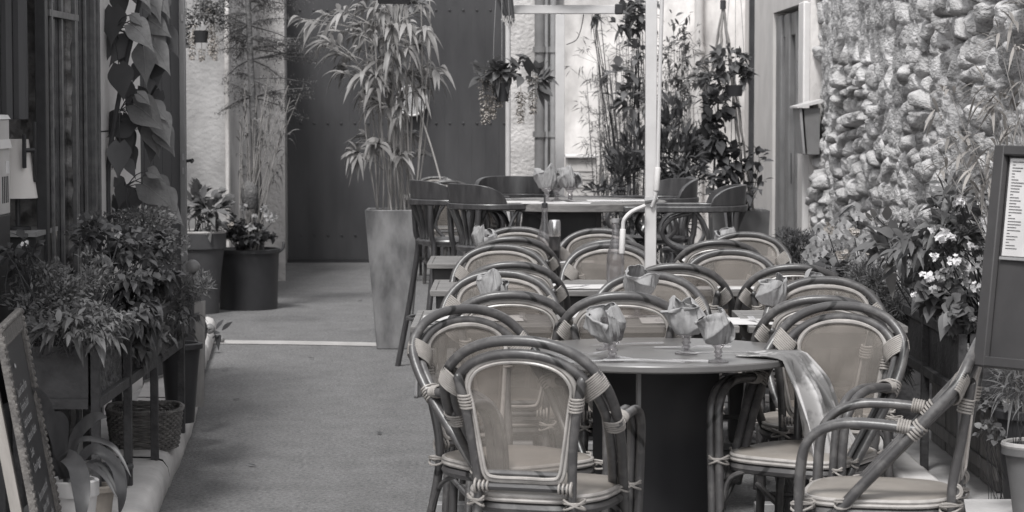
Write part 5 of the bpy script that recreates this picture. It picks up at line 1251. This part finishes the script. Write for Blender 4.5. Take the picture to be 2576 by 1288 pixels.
# ---- chalkboard with ornate frame (local: x along the board, z up the board, front = -y)
BW, BH = .70, .86
cbz = .075; fx, fy = X(47, 7.6), 7.6
cb = thing('chalkboard', 'leaning chalkboard menu with an ornate carved frame at the lower left', 'menu board', (0, 0, 0))
yaw = R(90 + 6.5); lean = R(-10)
ax_ = Vector((math.cos(yaw), math.sin(yaw), 0)); Mx = Matrix.Rotation(yaw, 3, 'Z') @ Matrix.Rotation(lean, 3, 'X')
topfar = W(47, 775, 7.6); base0 = topfar - Mx @ Vector((BW / 2, 0, BH)); cb.location = base0; cb.rotation_euler = (lean, 0, yaw)
b = MB(); b.box((0, .006, BH / 2), (BW - .06, .012, BH - .06)); b.build('slate', 'board_black', cb)
fw = .062
for (c, dm) in (((-BW / 2 + fw / 2, 0, BH / 2), (fw, .018, BH)), ((BW / 2 - fw / 2, 0, BH / 2), (fw, .018, BH)), ((0, 0, BH - fw / 2), (BW - 2 * fw, .017, fw)), ((0, 0, fw / 2), (BW - 2 * fw, .017, fw))):
    b = MB(); b.box(c, dm)
    horiz = dm[0] > dm[2]; Ln = dm[0] if horiz else dm[2]; nb_ = int(Ln / .021); rr = random.Random(int(Ln * 1000))
    for k in range(nb_):
        s = -Ln / 2 + (k + .5) * Ln / nb_
        for off, r_, asp in ((.024, .0065, 1.5), (-.026, .0035, 1)):
            sg = 1 if (c[0] > 0 or c[2] > BH / 2 + .1) else -1
            o2 = off * sg; p = (c[0] + s, -dm[1] / 2, c[2] + o2) if horiz else (c[0] + o2, -dm[1] / 2, c[2] + s)
            base_i = len(b.v); b.lathe([(.001, r_ * .9), (r_ * .8, r_ * .55), (r_, 0), (r_ * .8, -r_ * .4)], (0, 0, 0), 7, cap=False)
            tl = rr.uniform(-.6, .6)
            for q in range(base_i, len(b.v)): x_, y_, z_ = b.v[q]; b.v[q] = (p[0] + x_ * (1.5 if off > 0 else 1), p[1] - z_, p[2] + y_ * asp + x_ * tl)
    b.build('frame_bar', 'frame_gilt', cb)
b = MB(); b.bb((-BW / 2 - .01, .03, -.02), (-BW / 2 + .035, .06, BH - .05)); b.bb((BW / 2 - .035, .03, -.02), (BW / 2 + .01, .06, BH - .05)); b.build('back_leg', 'plain_wood', cb)
LN = [('~', .11, .655), ('Soupe de Poisson Maison', .055, .60), ('Terrine Foie Canard', .07, .553), ('Cocktail de crevettes', .075, .507), ('Assiette de la Madeleine', .10, .461), ('Crudites', .10, .415), ('Tartare de legumes', .11, .369), ('~', .25, .335), ('Pavé a la tomate et a l\'ail', .10, .285), ('Saumon a l\'aneth', .15, .24), ('Magret de Canard, sauce figue', .07, .195), ('Gambas flambees', .12, .15)]
for (tx, x0, z0_) in LN:
    writing(tx, .036 if tx != '~' else .10, 'chalk', cb, Matrix.Translation((-.25 + x0, -.004, z0_ + .04)) @ Matrix.Rotation(R(90), 4, 'X') @ Matrix.Diagonal((.82, 1.15, 1, 1)), shear=.35)

# ================================================================== RIGHT SIDE
rr_ = rack('planter_rack', 'dark steel planter rack on posts along the right wall', 1.60, 1.86, [8.72, 9.50, 10.38], .735, .50, .128)
b = MB(); b.box((1.614, 9.55, .617), (.006, 1.64, .19)); b.build('side_panel', 'rust_metal', rr_, world=True)
b = MB(); b.grid(lambda a, c: (1.62 + .22 * c, 8.74 + 1.6 * a, .70 + .02 * mn.noise(Vector((a * 30, c * 4, 0)))), 60, 8); b.f = [f[::-1] for f in b.f]; b.build('soil', 'soil', rr_, world=True)
bx = thing('wooden_crate', 'weathered wooden crate under the right planter rack', 'crate', (1.80, 9.7, .13)); b = MB()
for k in range(4): b.box((1.78, 9.1 + k * .36, .30), (.02, .32, .34)); 
b.box((1.766, 9.65, .20), (.012, 1.5, .05)); b.box((1.766, 9.65, .40), (.012, 1.5, .05)); b.build('slat', 'grey_wood', bx, world=True, bevel=.003)
def rbs(u, v, d, ru, rv_, n, L, Wd, kind='e', up=.3, dr=.3, ry=.18): s = 6200 / d; return (W(u, v, d), (ru / s, ry, rv_ / s), n, L, Wd, kind, up, dr)
bush('geranium', 'geranium with scalloped leaves and pale pink heads in the right rack', 'plant', (1.72, 9.0, .70), [rbs(2370, 740, 9.0, 70, 45, 230, .055, .055, 'h', .2, .4), rbs(2410, 790, 8.8, 45, 30, 90, .055, .05, 'h', 0, .6), rbs(2330, 700, 9.4, 50, 40, 110, .05, .05, 'h')], 'leaf_mid', seed=50,
     flowers=[(W(2335, 692, 8.9), .030, 16, .012, 'petal_white'), (W(2370, 690, 8.85), .035, 20, .012, 'petal_grey'), (W(2420, 680, 8.85), .040, 22, .012, 'petal_grey'), (W(2460, 665, 8.8), .032, 16, .012, 'petal_grey'), (W(2430, 712, 8.8), .02, 8, .012, 'petal_grey'), (W(2350, 730, 8.8), .022, 9, .011, 'petal_grey'), (W(2400, 655, 8.8), .026, 12, .012, 'petal_white'), (W(2455, 720, 8.75), .02, 8, .012, 'petal_white'), (W(2440, 800, 8.7), .018, 7, .011, 'petal_grey'), (W(2300, 740, 9.1), .014, 6, .011, 'petal_white')])
bush('tobacco_plant', 'tall leafy plant with bright white flower heads by the menu board', 'plant', (1.80, 9.1, .70), [rbs(2400, 560, 9.1, 80, 60, 170, .095, .028, 'b', .3, .4), rbs(2330, 590, 9.3, 80, 50, 130, .09, .028, 'b', .1, .5), rbs(2430, 480, 9.0, 60, 45, 70, .09, .026, 'b'), rbs(2260, 620, 9.6, 50, 50, 60, .12, .05, 'e'), rbs(2420, 620, 9.0, 70, 50, 700, .03, .014, 'q')], 'leaf_mid', seed=51,
     flowers=[(W(2290, 660, 9.2), .02, 8, .012, 'petal_grey'), (W(2445, 620, 8.8), .02, 8, .012, 'petal_white'), (W(2350, 645, 8.9), .015, 6, .012, 'petal_white'), (W(2415, 500, 8.9), .030, 16, .016, 'petal_white'), (W(2378, 595, 8.9), .032, 16, .016, 'petal_white'), (W(2485, 560, 8.9), .026, 12, .016, 'petal_white'), (W(2345, 575, 8.95), .014, 5, .014, 'petal_white')])
bush('silverleaf', 'plant with large pale pointed leaves in front of the stone wall', 'plant', (1.68, 9.9, .70), [rbs(2270, 640, 9.8, 70, 60, 20, .12, .045, 'b', .0, .4), rbs(2210, 560, 10, 30, 30, 7, .09, .04, 'b', .6, .3)], 'leaf_light', seed=52)
bush('lavender', 'fine needle leaved lavender clump behind the right chairs', 'plant', (1.68, 10.3, .70), [rbs(2210, 740, 10.3, 80, 50, 1500, .05, .005, 'q', .2, .3), rbs(2260, 800, 10.1, 45, 80, 1100, .05, .005, 'q', 0, .3), rbs(2180, 690, 10.4, 60, 40, 700, .05, .005, 'q', .5, .2), rbs(2260, 900, 10.3, 30, 60, 500, .05, .005, 'q', -.1, .4)], 'leaf_mid', seed=53, sr=.002)
bush('pelargonium', 'dark scalloped leaves under the orchids', 'plant', (1.72, 11.2, .128), [rbs(2120, 700, 11.2, 80, 40, 200, .07, .07, 'h', .2, .4), rbs(2180, 760, 11, 60, 60, 200, .07, .06, 'h'), rbs(2170, 860, 11.0, 50, 90, 150, .07, .06, 'h')], 'leaf_dark', seed=54,
     flowers=[(W(2150, 583, 11.0), .028, 14, .013, 'petal_tan'), (W(2085, 575, 11.0), .030, 14, .013, 'petal_tan'), (W(2120, 640, 11.0), .028, 14, .013, 'petal_tan'), (W(2190, 632, 11.0), .02, 8, .013, 'petal_tan')])
bush('juniper', 'dark spreading juniper at the foot of the door beside the mailbox', 'shrub', (X(2010, 14), 14, .0), [rbs(2005, 620, 14, 70, 45, 2600, .030, .007, 'q', .3, .2, .3), rbs(2060, 640, 13.6, 50, 50, 1300, .03, .007, 'q', .3, .2, .3), rbs(2000, 700, 14, 70, 60, 1200, .03, .007, 'q', .2, .2, .3), rbs(2060, 760, 13.6, 60, 80, 1200, .03, .007, 'q', .2, .2, .3)], 'leaf_dark', seed=55)
# orchids
def orchid(label, base, pts, seed, s=.036):
    t = thing('orchid', label, 'orchid', base, 0, 'pale moth orchids along the stone wall'); rnd = random.Random(seed); b = MB(); sb = MB(); cb_ = MB()
    for (u, v, d) in pts:
        p = W(u, v, d); f = Vector((rnd.uniform(-.5, .3), -1, rnd.uniform(-.1, .3))).normalized(); u1 = f.cross(Vector((0, 0, 1))).normalized(); u2 = u1.cross(f)
        for a, l, w_ in ((90, 1, .7), (10, 1.1, 1.15), (170, 1.1, 1.15), (230, 1, .7), (310, 1, .7)):
            dr = u1 * math.cos(R(a)) + u2 * math.sin(R(a)) + f * rnd.uniform(0, .3); b.leaf(p, dr, s * l * rnd.uniform(.8, 1.05), s * w_ * .95, .15, 'H', rnd.uniform(-.3, .1), up=f)
        cb_.leaf(p + f * .006, f + Vector((0, 0, -.5)), s * .4, s * .35, .3, 'b', .5)
    ps = [W(u, v, d) for u, v, d in pts]; top = max(ps, key=lambda q: q.z)
    sb.tube(crv([base, Vector(base).lerp(top, .6) + Vector((.03, 0, .04)), top, ps[0]], 5), .003, 6)
    b.build('blossom', 'petal_grey', t, world=True, sharp=0); cb_.build('blossom_centre', 'leaf_dark', t, world=True, sharp=0); sb.build('stem', 'stalk_dark', t, world=True)
orchid('pale moth orchid nearest the juniper with a dense cluster of blooms', (X(2075, 11.6), 11.7, .5), [(2052, 605, 11.4), (2075, 590, 11.4), (2040, 625, 11.4), (2065, 635, 11.3), (2045, 655, 11.4), (2095, 580, 11.45), (2080, 615, 11.3), (2030, 640, 11.45), (2080, 655, 11.3), (2060, 575, 11.5), (2100, 610, 11.4)], 61)
orchid('pale moth orchid in front of the stone wall with blooms up a tall stem', (X(2140, 11.2), 11.4, .5), [(2110, 545, 11.2), (2135, 530, 11.2), (2150, 520, 11.2), (2125, 565, 11.1), (2105, 590, 11.1), (2115, 610, 11.2), (2160, 545, 11.1), (2140, 580, 11.2), (2100, 565, 11.2), (2165, 630, 11.1), (2185, 645, 11.0), (2150, 610, 11.1)], 62)
orchid('pale moth orchid low among the silvery leaves', (X(2190, 10.9), 11.0, .5), [(2185, 615, 10.8), (2205, 635, 10.8), (2170, 655, 10.8), (2195, 660, 10.7), (2175, 600, 10.8), (2210, 600, 10.8), (2150, 665, 10.8)], 63)
op = thing('trough', 'long dark trough holding the orchids against the stone wall', 'planter', (1.75, 11.3, .128)); b = MB(); b.bb((1.58, 10.75, .01), (1.9, 11.9, .52)); b.build('body', 'rust_metal', op, world=True, bevel=.005); b = MB(); b.bb((1.56, 10.73, .50), (1.92, 11.92, .53)); b.build('rim', 'dark_metal', op, world=True, bevel=.003)
# blurred reed leaves in front of the wall, growing up from the rack end
t = thing('reed_clump', 'reed clump with thin brownish leaves against the upper right stone wall', 'plant', (1.85, 8.6, .128)); b = MB(); sb = MB(); rnd = random.Random(70)
for (u, v) in [(2560, 215), (2530, 235), (2500, 250), (2480, 215), (2560, 290), (2540, 320), (2470, 240), (2450, 380), (2420, 400), (2400, 350), (2470, 410), (2440, 340), (2490, 370), (2380, 420), (2520, 270), (2560, 120), (2540, 60), (2570, 20), (2510, 90), (2430, 430), (2480, 450), (2360, 280), (2390, 230), (2460, 470), (2500, 420)]:
    tip = W(u, v, 8.3 + rnd.uniform(-.3, .5)); bs = Vector((1.83 + rnd.uniform(-.06, .08), 8.6 + rnd.uniform(-.15, .15), .128)); md = bs.lerp(tip, .6) + Vector((.06, 0, .06)); sb.tube(crv([bs, md, tip], 5), [.005 * (1 - .08 * k) for k in range(11)], 5)
    for k in range(6): b.leaf(tip + rdir(rnd) * .02, Vector((-.6, -.2, .1)) + rdir(rnd) * .8, rnd.uniform(.07, .13), .013, .35, 'b', .2)
b.build('foliage', 'leaf_dry', t, world=True, sharp=0); sb.build('stem', 'stalk_light', t, world=True)
bush('creeper', 'small creeper growing from the joint at the foot of the right rack', 'plant', (1.74, 8.6, .13), [rbs(2490, 1010, 8.6, 40, 25, 60, .03, .022, 'h'), rbs(2500, 1080, 8.5, 40, 25, 50, .03, .022, 'h')], 'leaf_mid', seed=71, sr=.0012)
bush('spider_plant', 'grassy plant with thin arching blades in the pot at the right edge', 'plant', (X(2590, 8.0), 8.0, .40), [rbs(2560, 960, 8.0, 60, 40, 160, .12, .008, 'b', .7, .6)], 'leaf_mid', seed=72, sr=.0015)
pot('plant_pot', 'pale rimmed pot at the lower right edge below the menu board', (X(2606, 8.0), 8.0, .128), Z(1118, 8.0) - .128, .055, .092, 'planter_dark', rim=.03, rimm='pot_rim', lip=.012)
pot('plant_pot', 'black pot with a curved handle behind the pale rimmed pot', (X(2600, 8.5), 8.55, .128), .36, .08, .11, 'pot_dark', rim=.03)
# kerb blocks at the lower right
sb_ = thing('stone_block', 'squared pale stone block at the lower right corner behind the chair', 'stone block', (1.60, 8.35, .128)); b = MB(); b.grid(lambda a, c: (0, 0, 0), 1, 1); b = MB(); b.box((1.66, 8.35, .155), (.36, .30, .05)); b.build('block', 'pavement', sb_, world=True, bevel=.02)
# menu board on easel
mbd = thing('menu_stand', 'dark framed menu stand with printed white menu at the right edge', 'menu board', (1.52, 7.0, 0))
D7 = 6.95; A_, B_, C_, D_ = W(2517, 368, D7), W(2640, 372, D7 - .25), W(2600, 935, D7 - .45), W(2462, 922, D7 - .2)
def bil(a, c): return (A_.lerp(B_, a)).lerp(D_.lerp(C_, a), c)
nr_ = (B_ - A_).cross(D_ - A_).normalized()
if nr_.y > 0: nr_ = -nr_
def slab(name, a0, a1, c0, c1, y0, y1, m, bev=0, par=mbd):
    q = [bil(a0, c0), bil(a1, c0), bil(a1, c1), bil(a0, c1)]; b = MB(); b.hexa([p + nr_ * y0 for p in q], [p + nr_ * y1 for p in q]); return b.build(name, m, par, world=True, bevel=bev)
slab('backboard', 0, 1.6, 0, 1, -.012, .0, 'board_brown'); 
slab('frame_bar', 0, .20, 0, 1, .001, .020, 'board_brown', .003); slab('frame_bar', .20, 1.6, 0, .045, .001, .020, 'board_brown', .003); slab('frame_bar', .20, 1.6, .955, 1, .001, .020, 'board_brown', .003)
slab('menu_sheet', .26, 1.5, .055, .50, .001, .004, 'paper'); slab('sheet_rail', .24, 1.5, .505, .518, .001, .008, 'grey_metal')
b = MB(); rnd = random.Random(6)
def dash(a0, a1, c, h):
    q = [bil(a0, c), bil(a1, c), bil(a1, c + h), bil(a0, c + h)]; b.add([p + nr_ * .0045 for p in q], [(0, 1, 2, 3)])
for k in range(30): dash(.32, .32 + rnd.choice((.06, .14, .18, .22, .26)), .07 + k * .0136, .0035)
for k in range(60): dash(.72, 1.45, .07 + k * .0070, .0028)
b.build('writing', 'ink', mbd, world=True)
b = MB()
for (x0, y0) in ((W(2620, 900, 6.8).x, 6.78), (W(2720, 900, 6.6).x, 6.5)): b.tube([(x0, y0, 0), (x0, y0, 1.3)], .018, 8)
b.tube([bil(.9, .5) - nr_ * .02, (W(2620, 900, 6.8).x, 6.78, 1.1)], .012, 6)
b.box((W(2660, 900, 6.7).x, 6.65, .015), (.34, .34, .03)); b.build('stand', 'dark_metal', mbd, world=True)

rnd = random.Random(8)
for i, (u, v, w_) in enumerate([(958, 1098, 'lying alone on the middle of the road'), (640, 1180, 'on the road nearest the bottom left'), (790, 905, 'on the road just below the pale strip'), (585, 1010, 'on the road beside the left kerb'), (900, 760, 'on the road left of the tapered planter')]):
    d = GD(v); b = MB(); b.leaf((0, 0, .006), (rnd.uniform(-1, 1), rnd.uniform(-1, 1), .05), .045, .022, -.1, 'e', .3); o = b.build('fallen_leaf', 'leaf_dark', base=(X(u, d), d, 0), sharp=0)
    o.data.transform(Matrix.Translation((X(u, d), d, 0))); tag(o, 'small dry leaf ' + w_, 'leaf', 'dry leaves on the road')
# ---- pieces that belong to a part hang one level deeper
SUBS = dict(cane_wrap='arch_frame', panel_rim='back_panel', seat_rim='seat', soil='body', rim='body', handle='body', crank_grip='crank_rod', name_plate='door', button='body', grille_bar='body', ledge='body', rivet='board_panel',
            joint='jamb', end_cap='beam', edge_strip='pedestal', corner_trim='pedestal', stopper='glass_body', peppercorns='body', veins='foliage', hinge_plate='edge', knob='edge', pipe_clamp='pipe', scrollwork='door_panel', sheet_rail='backboard', footring='leg')
for o in list(bpy.data.objects):
    if o.type != 'EMPTY' or o.parent: continue
    ch = list(o.children); nm = lambda q: q.name.split('.')[0]
    for c in ch:
        tg = SUBS.get(nm(c))
        if nm(c) == 'writing': tg = 'slate' if nm(o) == 'chalkboard' else 'menu_sheet'
        if not tg: continue
        m_ = [q for q in ch if nm(q) == tg and q is not c]
        if m_: c.parent = m_[0]
